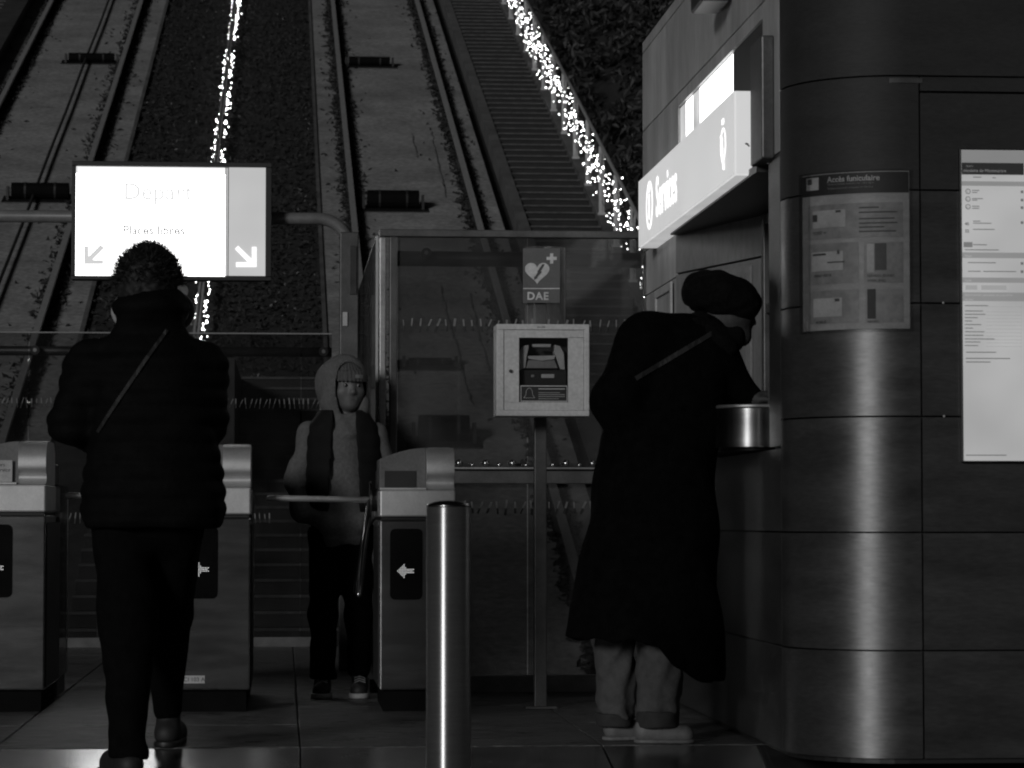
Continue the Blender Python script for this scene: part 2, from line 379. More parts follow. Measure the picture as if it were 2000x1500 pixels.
# kerb edges of the concrete beds
for nm, a, b in (('kerb_strip', -2.05, -2.0), ('kerb_strip', .385, .43)):
    k = MB(); slab(k, a + (.004 if a < 0 else 0), b - (.004 if a > 0 else 0), 25.4, YE, .02, -.028); tag(k.build(nm, 'curb', origin=S(a, 30)), kind='structure')
gt = MB(); slab(gt, 2.563, 2.70, 16.4, YE, -.12, -.5); tag(gt.build('gutter', 'soil', origin=S(2.6, 30)), kind='structure')
cb = MB(); slab(cb, 2.703, 2.83, 16.4, YE, .10, -.5); tag(cb.build('kerb', 'curb', origin=S(2.7, 30)), kind='structure')
sg = MB(); slab(sg, 3.665, 3.98, 20, YE, .14, -.6); tag(sg.build('stair_kerb', 'curb', origin=S(3.7, 30)), kind='structure')
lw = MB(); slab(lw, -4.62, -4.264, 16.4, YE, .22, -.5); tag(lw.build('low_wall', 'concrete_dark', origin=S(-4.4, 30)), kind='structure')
# hillside either side, large sheet
hv, hf = [], []
def hz(x, y):
    b = M * (max(y, 14) - Y0)
    if x > 3.98: b += .05 + .55 * min(x - 3.98, 3) + .12 * math.sin(2.1 * x + .7 * y)
    elif x < -6.2: b += .3 * min(-6.2 - x, 4)
    else: b -= .55
    return b
xs = [-60, -20, -10, -6.4, -6.2, -4, 0, 3, 3.97, 3.99, 4.6, 5.4, 6.2, 7, 9, 12, 20, 60]; ys = [14 + i * 2 for i in range(38)]
for y in ys:
    for x in xs: hv.append((x, y, hz(x, y)))
n = len(xs)
for j in range(len(ys) - 1):
    for i in range(n - 1): hf.append((j * n + i, j * n + i + 1, (j + 1) * n + i + 1, (j + 1) * n + i))
hm = MB(); hm.add(hv, hf); tag(hm.build('hillside', 'hill', origin=(0, 0, 0)), kind='structure')

def leafquads(pts, size, nrm=Vector((0, -.33, .94)), tilt=.5):
    mb = MB()
    for p in pts:
        s = size * random.uniform(.5, 1.4); nv = (nrm + Vector((random.gauss(0, tilt), random.gauss(0, tilt), random.gauss(0, tilt)))).normalized()
        a = nv.orthogonal().normalized(); a = (Matrix.Rotation(random.uniform(0, 6.28), 3, nv) @ a); b = nv.cross(a); p = Vector(p); c = nv * s * .18
        mb.add([p - a * s, p + b * s * .45 + c, p + a * s, p - b * s * .45 + c], [(0, 1, 2, 3)])
    return mb
# leaf litter in the channels beside each rail
RAILS = [-3.93, -2.44, .80, 2.25]
pts = []; chan = MB()
for x in RAILS:
    for side, w in ((-1, .07), (1, .10)):
        slab(chan, x + min(side * .03, side * w), x + max(side * .03, side * w), 16.5, YE - 1, .005, .001)
        y = 17.
        while y < 52:
            y += random.expovariate(60 if (x > 0 or side > 0) else 30)
            d = abs(random.gauss(0, .05)) + .03 + .06 * abs(math.sin(y * 1.3 + x)) * random.random()
            pts.append(S(x + side * d, y, .01 + random.random() * .02))
    for _ in range(260):
        y = random.uniform(24, 52); pts.append(S(x + random.gauss(0, .2), y, .008))
tag(leafquads(pts, .040, tilt=.8).build('leaf_litter', 'leaf_dark', recalc=False), 'dark fallen leaves gathered along the rails', 'leaves', kind='stuff')
tag(chan.build('rail_channel', 'soil'), kind='structure')
pts = [S(random.uniform(-1.98, .37), random.uniform(25.5, 52), -.01 + random.random() * .03) for _ in range(15000)]
tag(leafquads(pts, .035, tilt=.7).build('ground_leaves', 'leaf_dark', recalc=False), 'dark ground cover and soil on the central strip', 'ground cover', kind='stuff')
pts = []
for _ in range(1100):
    y = 25.6 + 26 * random.random() ** 1.3; x = random.uniform(-1.95, .35)
    if random.random() < .55 + .45 * math.sin(3 * x + 1.3 * y): pts.append(S(x, y, .02))
tag(leafquads(pts, .021, tilt=.8).build('pale_leaves', 'leaf_pale', recalc=False), 'small pale fallen leaves scattered on the central strip', 'leaves', kind='stuff')
# bank of ivy and shrubs right of the stairs
pts = []
for _ in range(380):
    cx = 4.05 + 3.2 * random.random() ** 1.2; cy = random.uniform(28, 54); r = random.uniform(.2, .5); cz = hz(cx, cy)
    for _ in range(52):
        d = Vector((random.gauss(0, 1), random.gauss(0, 1), random.gauss(0, 1))).normalized() * r * random.uniform(.7, 1)
        pts.append((max(4.0, cx + d.x), cy + d.y, cz + .1 + abs(d.z)))
tag(leafquads(pts, .07, nrm=Vector((-.3, -.8, .4)), tilt=.6).build('ivy_bank', 'ivy', recalc=False), 'dark ivy and shrubs covering the bank beyond the stair handrail', 'ivy', kind='stuff')

# ------------------------------------------------------------------ rails, cable, rollers
RL = ['outer rail of the left funicular track', 'inner rail of the left funicular track, beside the cable', 'inner rail of the right funicular track, beside the central strip', 'outer rail of the right funicular track, nearest the stairs']
for x, lab in zip(RAILS, RL):
    b = MB(); slab(b, x - .0325, x + .0325, 16.6, YE - 1, .13, .085)
    b.cur = 1; slab(b, x - .010, x + .010, 16.6, YE - 1, .0849, .012); slab(b, x - .055, x + .055, 16.6, YE - 1, .0119, -.004)
    tag(b.build('track_rail', ['rail_steel', 'rail_web']), lab, 'rail', 'funicular rails')
ct = MB(); ct.tube([S(-3.0 + .004 * math.sin(y), y, .07) for y in range(17, 60)], .020, 6)
tag(ct.build('haulage_cable', 'cable', smooth=True), 'dark steel haulage cable running up the left track', 'cable')
def roller(x0, x1, y, r, lab):
    t = thing('cable_roller', S((x0 + x1) / 2, y), lab, 'roller', 'cable rollers across the tracks')
    b = MB(); slab(b, x0 - .05, x1 + .05, y - .16, y + .16, .012, -.004); b.build('tray', 'near_black', t)
    w = x1 - x0; z = S(0, y)[2] + r + .01
    b = MB().tube([(x0 + .06, y, z), (x1 - .06, y, z)], r, 14); b.build('drum', 'black_rubber', t, smooth=False)
    for k in (.28, .72):
        MB().tube([(x0 + w * k - .012, y, z), (x0 + w * k + .012, y, z)], r + .006, 14).build('band', 'dark_metal', t)
    for xx in (x0, x1 - .03): part('bracket', 'near_black', t, (xx, y - .07, z - r - .02), (xx + .03, y + .07, z + .05))
roller(-3.32, -2.52, 42.6, .07, 'black cable roller across the left track, upper one')
roller(-3.32, -2.52, 33.9, .10, 'black cable roller across the left track, just left of the screen')
roller(.90, 1.64, 42.6, .07, 'black cable roller across the right track, upper one')
roller(.92, 1.66, 33.6, .11, 'black cable roller across the right track, above the glass screen')
roller(1.14, 1.68, 27.3, .035, 'slim black cable roller seen through the glass beside the defibrillator')
roller(1.13, 1.70, 25.0, .12, 'thick black cable roller seen through the glass above the right turnstile')
# pale chalky crack lines on the right bed
for pl in ([(805, 262), (812, 300), (817, 310)], [(843, 258), (851, 300), (862, 345), (872, 395)], [(860, 560), (872, 610), (880, 640), (896, 690), (905, 740), (925, 800)], [(918, 575), (926, 617), (945, 690), (960, 740)]):
    b = MB(); p2 = []
    for u, v in pl:
        r = ray(u, v); t = (H + M * Y0) / (M * r[1] - r[2]); p2.append(Vector((r[0] * t, r[1] * t, H + r[2] * t + .012)))
    q = []
    for a, c in zip(p2, p2[1:]):
        for i in range(7): q.append(a.lerp(c, i / 7) + Vector((random.uniform(-.014, .014), 0, 0)))
    for a, c in zip(q, q[1:]):
        w = random.uniform(.003, .010); b.add([a - Vector((w, 0, 0)), a + Vector((w, 0, 0)), c + Vector((w, 0, 0)), c - Vector((w, 0, 0))], [(0, 1, 2, 3)])
    b.build('lime_streak', 'leaf_pale', bed_r, recalc=False)

# ------------------------------------------------------------------ stairs
def step_mesh(w, tread, riser):
    b = MB(); b.box((0, 0, -.5), (w, tread, -.002)); b.cur = 1; b.box((0, -.018, -.020), (w, .03, 0)); return b
def stairs(name, x0, x1, y0, y1, tread, z0, lab, base):
    t = thing(name, (x0, y0, z0), lab, 'stairs')
    src = None; i = 0; y = y0; riser = tread * M
    while y < y1:
        if src is None: src = step_mesh(x1 - x0, tread, riser).build('step', ['step', 'nosing'], t, local=True); o = src
        else: o = twin(src, t)
        o.location = (0, i * tread, (i + 1) * riser); i += 1; y += tread
    return t
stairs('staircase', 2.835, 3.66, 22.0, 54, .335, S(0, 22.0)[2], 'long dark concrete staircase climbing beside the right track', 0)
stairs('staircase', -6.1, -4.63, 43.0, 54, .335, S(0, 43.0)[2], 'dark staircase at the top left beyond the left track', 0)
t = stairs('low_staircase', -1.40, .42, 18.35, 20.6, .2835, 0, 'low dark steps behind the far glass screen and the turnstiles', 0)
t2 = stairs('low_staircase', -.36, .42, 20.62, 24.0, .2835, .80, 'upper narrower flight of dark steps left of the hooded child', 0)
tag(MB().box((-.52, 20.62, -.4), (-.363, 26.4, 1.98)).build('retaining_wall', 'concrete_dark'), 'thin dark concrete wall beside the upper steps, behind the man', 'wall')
tag(MB().box((-.36, 24.05, 1.6), (.42, 26.6, 1.985)).build('landing', 'step', origin=(0, 25, 1.6)), kind='structure')

# handrail with posts, right of the stairs
hr = thing('stair_handrail', S(3.72, 26), 'metal stair handrail on flat posts, wrapped in fairy lights', 'handrail')
HO = .95
MB().tube([S(3.72, 24, HO), S(3.72, 58, HO)], .021, 8).build('top_rail', 'mid_grey', hr, smooth=True)
for o_ in (.30, .52, .74): MB().tube([S(3.72, 24, o_), S(3.72, 58, o_)], .004, 5).build('wire', 'frame_metal', hr)
psrc = None
for i in range(20):
    y = 32.88 + 1.48 * (i - 5)
    if y > 57: break
    if psrc is None:
        b = MB(); b.box((-.006, -.03, .10), (.006, .03, HO)); b.box((-.045, -.045, .10), (.045, .045, .155)); b.box((-.032, -.012, .14), (.032, .012, HO - .01))
        psrc = b.build('post', 'white_dull', hr, local=True); o = psrc
    else: o = twin(psrc, hr)
    o.location = Vector(S(3.72, y)) - hr.location
OCT = [(1, 0, 0), (-1, 0, 0), (0, 1, 0), (0, -1, 0), (0, 0, 1), (0, 0, -1)]
OCF = [(0, 2, 4), (2, 1, 4), (1, 3, 4), (3, 0, 4), (2, 0, 5), (1, 2, 5), (3, 1, 5), (0, 3, 5)]
def bulbs(pts, r0, r1):
    b = MB()
    for p in pts:
        r = random.uniform(r0, r1); b.add([(p[0] + r * a, p[1] + r * c, p[2] + r * 1.25 * e) for a, c, e in OCT], OCF)
    return b
sl1 = thing('string_lights', S(3.72, 26, .5), 'curtain of lit fairy lights hanging from the stair handrail', 'string lights')
pts = []; wires = MB(); y = 25.6
while y < 56:
    y += random.uniform(.05, .11); L = random.uniform(.18, .52) * (.8 + .35 * math.sin(y * 2.3)); x = 3.72 + random.gauss(0, .02); nb = max(2, int(L / .10))
    wires.tube([S(x, y, HO - .02), S(x + random.gauss(0, .02), y + .03, HO - .08 - L)], .0022, 3, cap=False)
    for k in range(nb):
        if y < 31 and random.random() < .25: continue
        pts.append(S(x + random.gauss(-.04, .055), y + random.gauss(0, .05), HO - .12 - L * (k + random.random()) / nb))
wires.build('wires', 'frame_metal', sl1, recalc=False, kind='stuff')
bulbs(pts, .0035, .0085).build('bulbs', 'bulb', sl1, kind='stuff', recalc=False)
# central duct with lights
cr = thing('cable_duct', S(-.865, 26), 'slim double tube running up the middle of the central strip', 'duct')
for xx in (-.885, -.845): MB().tube([S(xx, 25.5, .16), S(xx, 58, .16)], .013, 6).build('tube', 'mid_grey', cr, smooth=True)
for i in range(18):
    y = 26.2 + i * 1.7; MB().box((-.872, y - .01, S(0, y)[2] - .1), (-.858, y + .01, S(0, y, .15)[2])).build('support', 'frame_metal', cr)
sl2 = thing('string_lights', S(-.865, 26, .1), 'double row of lit fairy lights along the central tubes', 'string lights')
pts = []
for side in (-1, 1):
    y = 25.7
    while y < 55:
        y += random.expovariate(11 if side > 0 else 8); dens = math.sin(y * 1.1 + side) + math.sin(y * 2.7)
        if dens < -1.2: continue
        pts.append(S(-.865 + side * (.032 + abs(random.gauss(0, .026))) + .012, y, .10 + random.gauss(0, .04)))
bulbs(pts, .0045, .0095).build('bulbs', 'bulb', sl2, kind='stuff', recalc=False)
for side in (-.05, .05): MB().tube([S(-.865 + side + .012 * math.sin(y * 9), y, .12) for y in np.arange(25.7, 56, .35)], .004, 4).build('wire', 'near_black', sl2, recalc=False)

# ================================================================== GLASS SCREENS
def fitting(t, x, y, z, r=.028):
    f = MB().tube([(x, y - .03, z), (x, y + .05, z)], r, 14).build('fitting', 'near_black', t)
    MB().tube([(x, y - .034, z), (x, y - .031, z)], r * .42, 10).build('bolt', 'steel_dull', f)
def frits(t, xs, y, z, h, w):
    src = None
    for x in xs:
        if src is None:
            b = MB(); b.box((-w, -.001, -h * .05), (w, .001, h * .5)); b.cur = 1; b.box((-w * .9, -.001, -h * .5), (w * 1.3, .001, -h * .06)); src = b.build('frit_with_shadow', ['frit', 'near_black'], t, local=True); o = src  # pale upper half is the mark, dark lower half its painted shadow
        else: o = twin(src, t)
        o.location = Vector((x + random.uniform(-.003, .003), y, z)) - t.location; o.rotation_euler = (0, random.choice((-.1, 0, .12, .3, .42)), 0); o.scale = (random.uniform(.6, 1.2), 1, random.uniform(.8, 1.1))
gs = thing('glass_screen', (-.9, 17.9, 0), 'low glass screen with tube rail at the slope foot, behind the turnstiles', 'glass screen')
for x0, x1 in ((-2.75, -1.61), (-1.60, .10), (.11, .30)): part('pane', 'glass', gs, (x0, 17.895, .06), (x1, 17.905, 1.975))
part('base_rail', 'frame_metal', gs, (-2.75, 17.87, 0), (.30, 17.93, .06)); part('top_edge', 'mid_grey', gs, (-2.75, 17.894, 1.9755), (.30, 17.906, 1.984))
MB().tube([(-2.75, 17.99, 1.868), (.3, 17.99, 1.868)], .031, 10).build('tube_rail', 'frame_metal', gs, smooth=True)
for u in (68, 632): p = at(u, 683, 17.9); fitting(gs, p.x, 17.93, 1.868, .03)
p = at(195, 1100, 17.9); part('post', 'frame_metal', gs, (p.x - .02, 17.93, 0), (p.x + .02, 17.97, 1.9))
xs_ = np.arange(-1.86, .28, .0305)
frits(gs, xs_, 17.892, 1.535, .066, .0035); frits(gs, [x for x in xs_ if x < -.08], 17.892, .81, .066, .0035)

GY = 13.05
gr = thing('glass_screen', (1.1, GY, 0), 'tall glass screen with ball-studded ledge behind the defibrillator cabinet', 'glass screen')
part('pane', 'glass_dirty', gr, (.524, GY - .005, .082), (1.125, GY + .005, 2.112)); part('pane', 'glass_dirty', gr, (1.131, GY - .005, .082), (1.672, GY + .005, 2.112))
part('base_plinth', 'frame_metal', gr, (.47, GY - .04, 0), (1.675, GY + .04, .08), bevel=.004)
part('top_rail', 'frame_metal', gr, (.436, GY - .02, 2.114), (1.675, GY + .03, 2.148), bevel=.004)
part('post', 'frame_metal', gr, (.484, GY - .03, .081), (.521, GY + .05, 2.113), bevel=.006); part('post', 'steel_dull', gr, (.438, GY - .01, 0), (.469, GY + .04, 2.113), bevel=.006)
MB().tube([(.52, GY + .10, 2.022), (1.67, GY + .10, 2.022)], .036, 12).build('tube_rail', 'dark_metal', gr, smooth=True)
p = at(833, 493, GY); fitting(gr, p.x, GY + .045, p.z, .024)
frits(gr, np.arange(.55, 1.66, .0398), GY - .009, 1.702, .061, .0045); frits(gr, np.arange(.55, 1.66, .0398), GY - .009, .856, .066, .0048)
lg = part('ledge', 'steel_dull', gr, (.525, GY - .10, 1.032), (1.672, GY - .01, 1.042), bevel=.002); part('ledge_beam', 'frame_metal', gr, (.525, GY - .07, .966), (1.672, GY - .01, 1.031), bevel=.004)
for i in range(15):
    r = .0185 if i % 2 == 0 else .0112
    MB().ball((.805 + i * .0621, GY - .065, 1.042 + r * .95), r, 12).build('ball_stud', 'steel_soft', gr, smooth=True)

gsd = thing('glass_screen', (.43, 14.6, 0), 'side glass screen seen edge-on between the passage and the right track', 'glass screen')
part('pane', 'glass_dirty', gsd, (.424, 13.13, .06), (.434, 16.4, 2.12)); part('front_edge', 'white_dull', gsd, (.423, 13.116, .06), (.435, 13.129, 2.12)); part('top_edge', 'white_dull', gsd, (.424, 13.13, 2.121), (.434, 16.4, 2.127))
part('base_rail', 'frame_metal', gsd, (.40, 13.13, 0), (.458, 16.4, .06)); part('rear_post', 'frame_metal', gsd, (.413, 16.403, 0), (.448, 16.45, 2.13))

# ================================================================== GANTRY AND SCREEN
ga = thing('pipe_gantry', (.345, 15.06, 0), 'grey pipe gantry bending down to a square post, carrying the departure screen', 'gantry')
pts = [(-3.2, 15.06, 2.41), (.18, 15.06, 2.41)] + [(.18 + .165 * math.sin(a), 15.06, 2.245 + .165 * math.cos(a)) for a in np.linspace(.15, math.pi / 2, 9)] + [(.345, 15.06, 2.10)]
MB().tube(pts, .033, 14).build('pipe', 'pipe_paint', ga, smooth=True)
pb = part('post', 'frame_metal', ga, (.293, 15.0, 0), (.392, 15.12, 2.335), bevel=.006)
part('cover_plate', 'dark_metal', pb, (.345, 14.992, 2.0), (.382, 14.999, 2.26), bevel=.002)
part('tag', 'white_dull', pb, (.308, 14.990, 1.83), (.334, 14.998, 1.905), bevel=.002); part('lock_box', 'dark_metal', pb, (.352, 14.96, 1.50), (.388, 14.999, 1.62), bevel=.004)
for xx in (-.85, -.35): part('clamp', 'dark_metal', ga, (xx - .05, 15.0, 2.36), (xx + .05, 15.10, 2.46), bevel=.004)

YS = 14.90
sc = thing('departure_screen', (-.6, YS, 2.08), 'large lit departure screen with black frame above the turnstiles', 'screen')
def P2(u, v, y=YS): p = at(u, v, y); return p.x, p.z
a = P2(139, 546); b = P2(531, 318); c = P2(147, 538); d = P2(519, 327)
fr = MB()
fr.box((a[0], YS - .005, a[1]), (b[0], YS + .08, c[1])); fr.box((a[0], YS - .005, d[1]), (b[0], YS + .08, b[1])); fr.box((a[0], YS - .005, c[1]), (c[0], YS + .08, d[1])); fr.box((d[0], YS - .005, c[1]), (b[0], YS + .08, d[1])); fr.box((c[0], YS + .02, c[1]), (d[0], YS + .08, d[1]))
fr.build('frame', 'near_black', sc, bevel=.003)
def scr(name, m, u0, v0, u1, v1, y=0.0):
    p, q = P2(u0, v0, YS), P2(u1, v1, YS); return part(name, m, sc, (p[0], YS + .012 - y, min(p[1], q[1])), (q[0], YS + .02 - y, max(p[1], q[1])))
main = scr('main_display', 'screen_white', 147, 538, 440, 341); scr('header_strip', 'screen_strip', 147, 340.6, 440, 327)
scr('divider', 'screen_edge', 440.4, 538, 445.6, 327); side = scr('side_display', 'screen_grey', 446, 538, 519, 327)
k = (P2(1100, 400)[0] - P2(100, 400)[0]) / 1000
def onscr(u, v):
    p = P2(u, v); return lambda a_, b_: (p[0] + a_, YS + .009, p[1] + b_)
text('lettering', 'Départ', 47 * k, 'screen_text2', main, onscr(240, 389), bold=.0012); text('lettering', 'Places libres', 24.5 * k, 'screen_text3', main, onscr(239, 457), bold=.0020)
text('lettering', 'Cabine 00', 17 * k, 'screen_text2', main, onscr(239, 476))
def arrow(name, m, parent, poly): MB().prism(poly, lambda a_, b_: (P2(a_, b_)[0], YS + .006, P2(a_, b_)[1]), lambda a_, b_: (P2(a_, b_)[0], YS + .011, P2(a_, b_)[1])).build(name, m, parent)
arrow('arrow', 'screen_arrow_grey', main, [(164, 516), (202, 516), (202, 507), (181, 507), (204, 484), (196, 477), (173, 500), (173, 480), (164, 480)])
arrow('arrow', 'screen_arrow_white', side, [(501, 521), (461, 521), (461, 512), (485, 512), (459, 486), (465, 480), (492, 506), (492, 482), (501, 482)])

# ================================================================== TURNSTILES
def make_turnstile():
    t = thing('turnstile', (0, 0, 0), '', 'turnstile', 'turnstiles in a row'); W = .158
    part('plinth', 'black_rubber', t, (-W + .016, .03, .0), (W - .016, .71, .088), local=True)
    part('body', 'steel_soft', t, (-W, 0, .089), (W, .74, .800), bevel=.008, local=True)
    part('seam', 'near_black', t, (-W + .008, .008, .8005), (W - .008, .73, .8115), local=True)
    part('head_block', 'head_steel', t, (-W, -.012, .812), (W, .74, .924), bevel=.007, local=True)
    def smooth_prof(q):
        o = []
        for i in range(len(q) - 1):
            p0, p1, p2, p3 = q[max(i - 1, 0)], q[i], q[i + 1], q[min(i + 2, len(q) - 1)]
            for k_ in range(5):
                t_ = k_ / 5; o.append(tuple(.5 * (2 * p1[c] + (p2[c] - p0[c]) * t_ + (2 * p0[c] - 5 * p1[c] + 4 * p2[c] - p3[c]) * t_ ** 2 + (3 * p1[c] - p0[c] - 3 * p2[c] + p3[c]) * t_ ** 3) for c in (0, 1)))
        return o + [q[-1]]
    prof = [(0, .925), (.045, .940), (.055, .958), (.045, .972), (.02, .985), (.015, 1.01), (.024, 1.045), (.05, 1.078), (.09, 1.096), (.15, 1.104), (.40, 1.104), (.48, 1.06), (.48, .925)]
    prof = smooth_prof(prof[:11]) + prof[11:]
    hood = MB().prism(prof, lambda y, z: (.040, y, z), lambda y, z: (W - .002, y, z)).build('reader_hood', 'head_steel', t, local=True, bevel=.0015)
    part('card_target', 'steel_dull', hood, (.055, .16, 1.1045), (.145, .32, 1.107), bevel=.002, local=True)
    arch = [(-W + .002, .9245), (.039, .9245), (.039, 1.104)] + [(.039 - .195 * q, 1.104 - .048 * q ** 1.8) for q in np.linspace(.12, 1, 9)]
    pl = MB().prism(arch, lambda x, z: (x, .10, z), lambda x, z: (x, .46, z)).build('side_console', 'console_steel', t, local=True, bevel=.002)
    part('ticket_slot', 'near_black', pl, (-.135, .094, .937), (-.003, .0995, 1.006), local=True)
    part('ledge', 'head_steel', t, (-W, -.006, .9245), (.038, .0985, .934), bevel=.003, local=True)
    part('rear_housing', 'dark_metal', t, (-W + .004, .483, .925), (W - .004, .72, 1.02), bevel=.01, local=True)
    win = MB().prism(rrect(-.115, .466, .021, .762, .022), lambda x, z: (x, -.004, z), lambda x, z: (x, .004, z)).build('display_window', 'black_gloss', t, local=True)
    dots = MB(); P = ['....1......', '...11......', '..1111.....', '.1111111111', '1111111111.', '.1111111111', '..1111.....', '...11......', '....1......']
    for r_, row in enumerate(P):
        for c_, ch in enumerate(row):
            if ch == '1':
                x = -.083 + c_ * .0066; z = .612 - r_ * .0066; dots.prism([(.0017 * math.cos(w), .0017 * math.sin(w)) for w in np.linspace(0, 6.28, 7)[:-1]], lambda a_, b_: (x + a_, -.0055, z + b_), lambda a_, b_: (x + a_, -.0042, z + b_))
    dots.build('led_arrow', 'led', win, local=True)
    hub = MB().tube([(-W + .005, .34, .885), (-W - .024, .34, .885)], .05, 18).build('hub', 'dark_metal', t, local=True)
    MB().tube([(-W - .025, .34, .885), (-W - .033, .34, .885)], .082, 24).build('flange', 'steel_soft', hub, local=True)
    h = (-W - .033, .34, .885)
    for q_, tip in enumerate(((-W - .475, .30, .892), (-W - .085, .10, .475), (-W - .085, .58, .475))):
        d = Vector(tip) - Vector(h); e = Vector(tip)
        MB().tube([h, e - d.normalized() * .012, e - d.normalized() * .004, e], [.0135, .0135, .011, .004], 12).build('arm', 'steel_soft' if q_ else 'head_steel', t, local=True, smooth=True)
    part('side_panel', 'dark_metal', t, (W + .0005, .03, .10), (W + .004, .71, .77), local=True); part('side_panel', 'dark_metal', t, (-W - .004, .03, .10), (-W - .0005, .71, .77), local=True)
    return t
T3 = make_turnstile(); T3.location = (.558, 11.80, 0); T3['label'] = 'steel turnstile beside the bollard, arm across in front of the child'
T2 = copy_tree(T3); T2.location = (-.296, 11.84, 0); T2.scale = (1, 1, 1.012); T2['label'] = 'steel turnstile half hidden behind the man in the puffer jacket'
T1 = copy_tree(T3); T1.location = (-1.148, 11.88, 0); T1.scale = (1, 1, 1.024); T1['label'] = 'steel turnstile cut by the left edge, paper sticker on its head'
for t_ in (T1, T2): part('rear_cabinet', 'dark_metal', t_, (-.15, .745, .01), (.15, 1.2, .90), bevel=.012, local=True); part('edge_highlight', 'head_steel', t_, (.1505, 1.185, .10), (.160, 1.20, .90), bevel=.003, local=True); part('glass_fin', 'glass', t_, (.152, .50, .10), (.158, 1.25, .93), local=True)  # pale edge strip added as a stand-in for the glossy vertical highlight
st = part('sticker', 'white_dull', T2, (-.125, -.0022, .118), (-.030, -.0004, .150), local=True)
text('lettering', 'CI 103 A', .024, 'print_black', st, lambda a_, b_: (-.118 + a_, -.003, .126 + b_), local=True)
st = part('sticker', 'paper_pale', T1, (-.10, .080, .936), (.010, .086, 1.025), local=True)
text('lettering', 'hors\nservice', .022, 'print_dark', st, lambda a_, b_: (-.06 + a_, .079, 1.0 + b_), local=True)

# bollard
bz = rz(8.3)
bo = thing('bollard', (.484, 8.3, bz), 'brushed steel bollard in front of the right turnstile', 'bollard')
hh = .846 - bz
MB().lathe([(.0655, .0), (.0655, hh - .012), (.0640, hh - .009)], (.484, 8.3, bz), 48).build('post', 'steel_brushed', bo, smooth=True, recalc=False)
MB().lathe([(.062, hh - .010), (.0655, hh - .008), (.0655, hh - .003), (.060, hh), (.045, hh + .006), (.025, hh + .0095), (.0001, hh + .0105)], (.484, 8.3, bz), 48).build('cap', 'steel_soft', bo, smooth=True, recalc=False)
MB().lathe([(.085, .0), (.085, .012), (.066, .016)], (.484, 8.3, bz - .006), 32).build('base_ring', 'steel_dull', bo)

# ================================================================== DEFIBRILLATOR
po = thing('square_post', (1.087, 11.95, 0), 'square grey metal post under the defibrillator cabinet', 'post')
part('shaft', 'frame_metal', po, (1.061, 11.925, 0), (1.113, 11.975, 1.74), bevel=.004); part('foot_plate', 'frame_metal', po, (1.02, 11.89, .001), (1.155, 12.01, .012), bevel=.002)
YA = 11.72
def Z5(x, y, Y=YA): p = at(950 + x / 4.168, 480 + y / 4.168, Y); return p.x, p.z
ae = thing('defibrillator_cabinet', (1.07, YA, 1.23), 'white metal defibrillator cabinet with dark window, mounted on the square post', 'cabinet')
def zb(name, m, parent, x0, y0, x1, y1, d0, d1, bevel=0):
    p, q = Z5(x0, y1), Z5(x1, y0); return part(name, m, parent, (p[0], YA + d0, p[1]), (q[0], YA + d1, q[1]), bevel=bevel)
bx = MB()
for r in ((82, 640, 838, 682), (82, 1340, 838, 1385), (82, 682, 142, 1340), (797, 682, 838, 1340)):
    p, q = Z5(r[0], r[3]), Z5(r[2], r[1]); bx.box((p[0], YA, p[1]), (q[0], YA + .17, q[1]))
bx.build('case', 'white_paint', ae, bevel=.003)
zb('back', 'near_black', ae, 84, 642, 836, 1383, .171, .18)
dr = MB()
for r in ((146, 688, 793, 746), (146, 1274, 793, 1336), (146, 746, 266, 1274), (666, 746, 793, 1274)):
    p, q = Z5(r[0], r[3]), Z5(r[2], r[1]); dr.box((p[0], YA + .004, p[1]), (q[0], YA + .016, q[1]))
door = dr.build('door', 'white_paint', ae)
zb('window', 'clear', door, 266, 746, 666, 1274, .010, .012)
p = Z5(197, 1020); lt = MB().tube([(p[0], YA - .006, p[1]), (p[0], YA + .004, p[1])], .007, 12).build('lock', 'dark_metal', door)
text('lettering', 'DA 206', .0105, 'print_dark', ae, lambda a_, b_: (Z5(413, 668)[0] + a_, YA - .0012, Z5(413, 668)[1] + b_))
zb('liner', 'print_dark', ae, 146, 690, 793, 1336, .15, .155)
dv = thing('defibrillator', (1.07, YA + .06, 1.28), 'dark defibrillator with pale grips behind the cabinet window', 'defibrillator')
def zpoly(name, m, parent, poly, d0, d1): return MB().prism(poly, lambda x, y: (Z5(x, y)[0], YA + d0, Z5(x, y)[1]), lambda x, y: (Z5(x, y)[0], YA + d1, Z5(x, y)[1])).build(name, m, parent, bevel=.002)
zpoly('body', 'near_black', dv, [(272, 1005), (662, 1005), (662, 1135), (272, 1135)], .05, .13)
zpoly('grip', 'white_dull', dv, [(275, 860), (310, 810), (352, 800), (352, 830), (335, 900), (325, 990), (272, 1003)], .045, .12)
zpoly('grip', 'white_dull', dv, [(565, 800), (610, 812), (640, 870), (648, 1005), (612, 1000), (590, 940), (560, 860)], .045, .12)
zpoly('handle', 'white_dull', dv, [(380, 795), (535, 795), (530, 820), (386, 820)], .04, .07)
zpoly('brow_band', 'white_dull', dv, [(345, 892), (572, 888), (560, 920), (460, 932), (350, 916)], .042, .10)
zpoly('lid', 'mid_grey', dv, [(350, 925), (565, 925), (592, 992), (330, 992)], .05, .12)
zpoly('label', 'white_dull', dv, [(455, 1040), (562, 1040), (562, 1072), (455, 1072)], .046, .0495); zpoly('label', 'mid_grey', dv, [(372, 1044), (398, 1044), (398, 1066), (372, 1066)], .046, .0495)
nb = zb('notice', 'print_black', door, 272, 1136, 664, 1272, .0065, .0085)
for r in ((280, 1138, 660, 1144), (280, 1262, 660, 1268), (280, 1144, 285, 1262), (655, 1144, 660, 1262)): zb('border', 'white_dull', nb, *r, .0055, .0064)
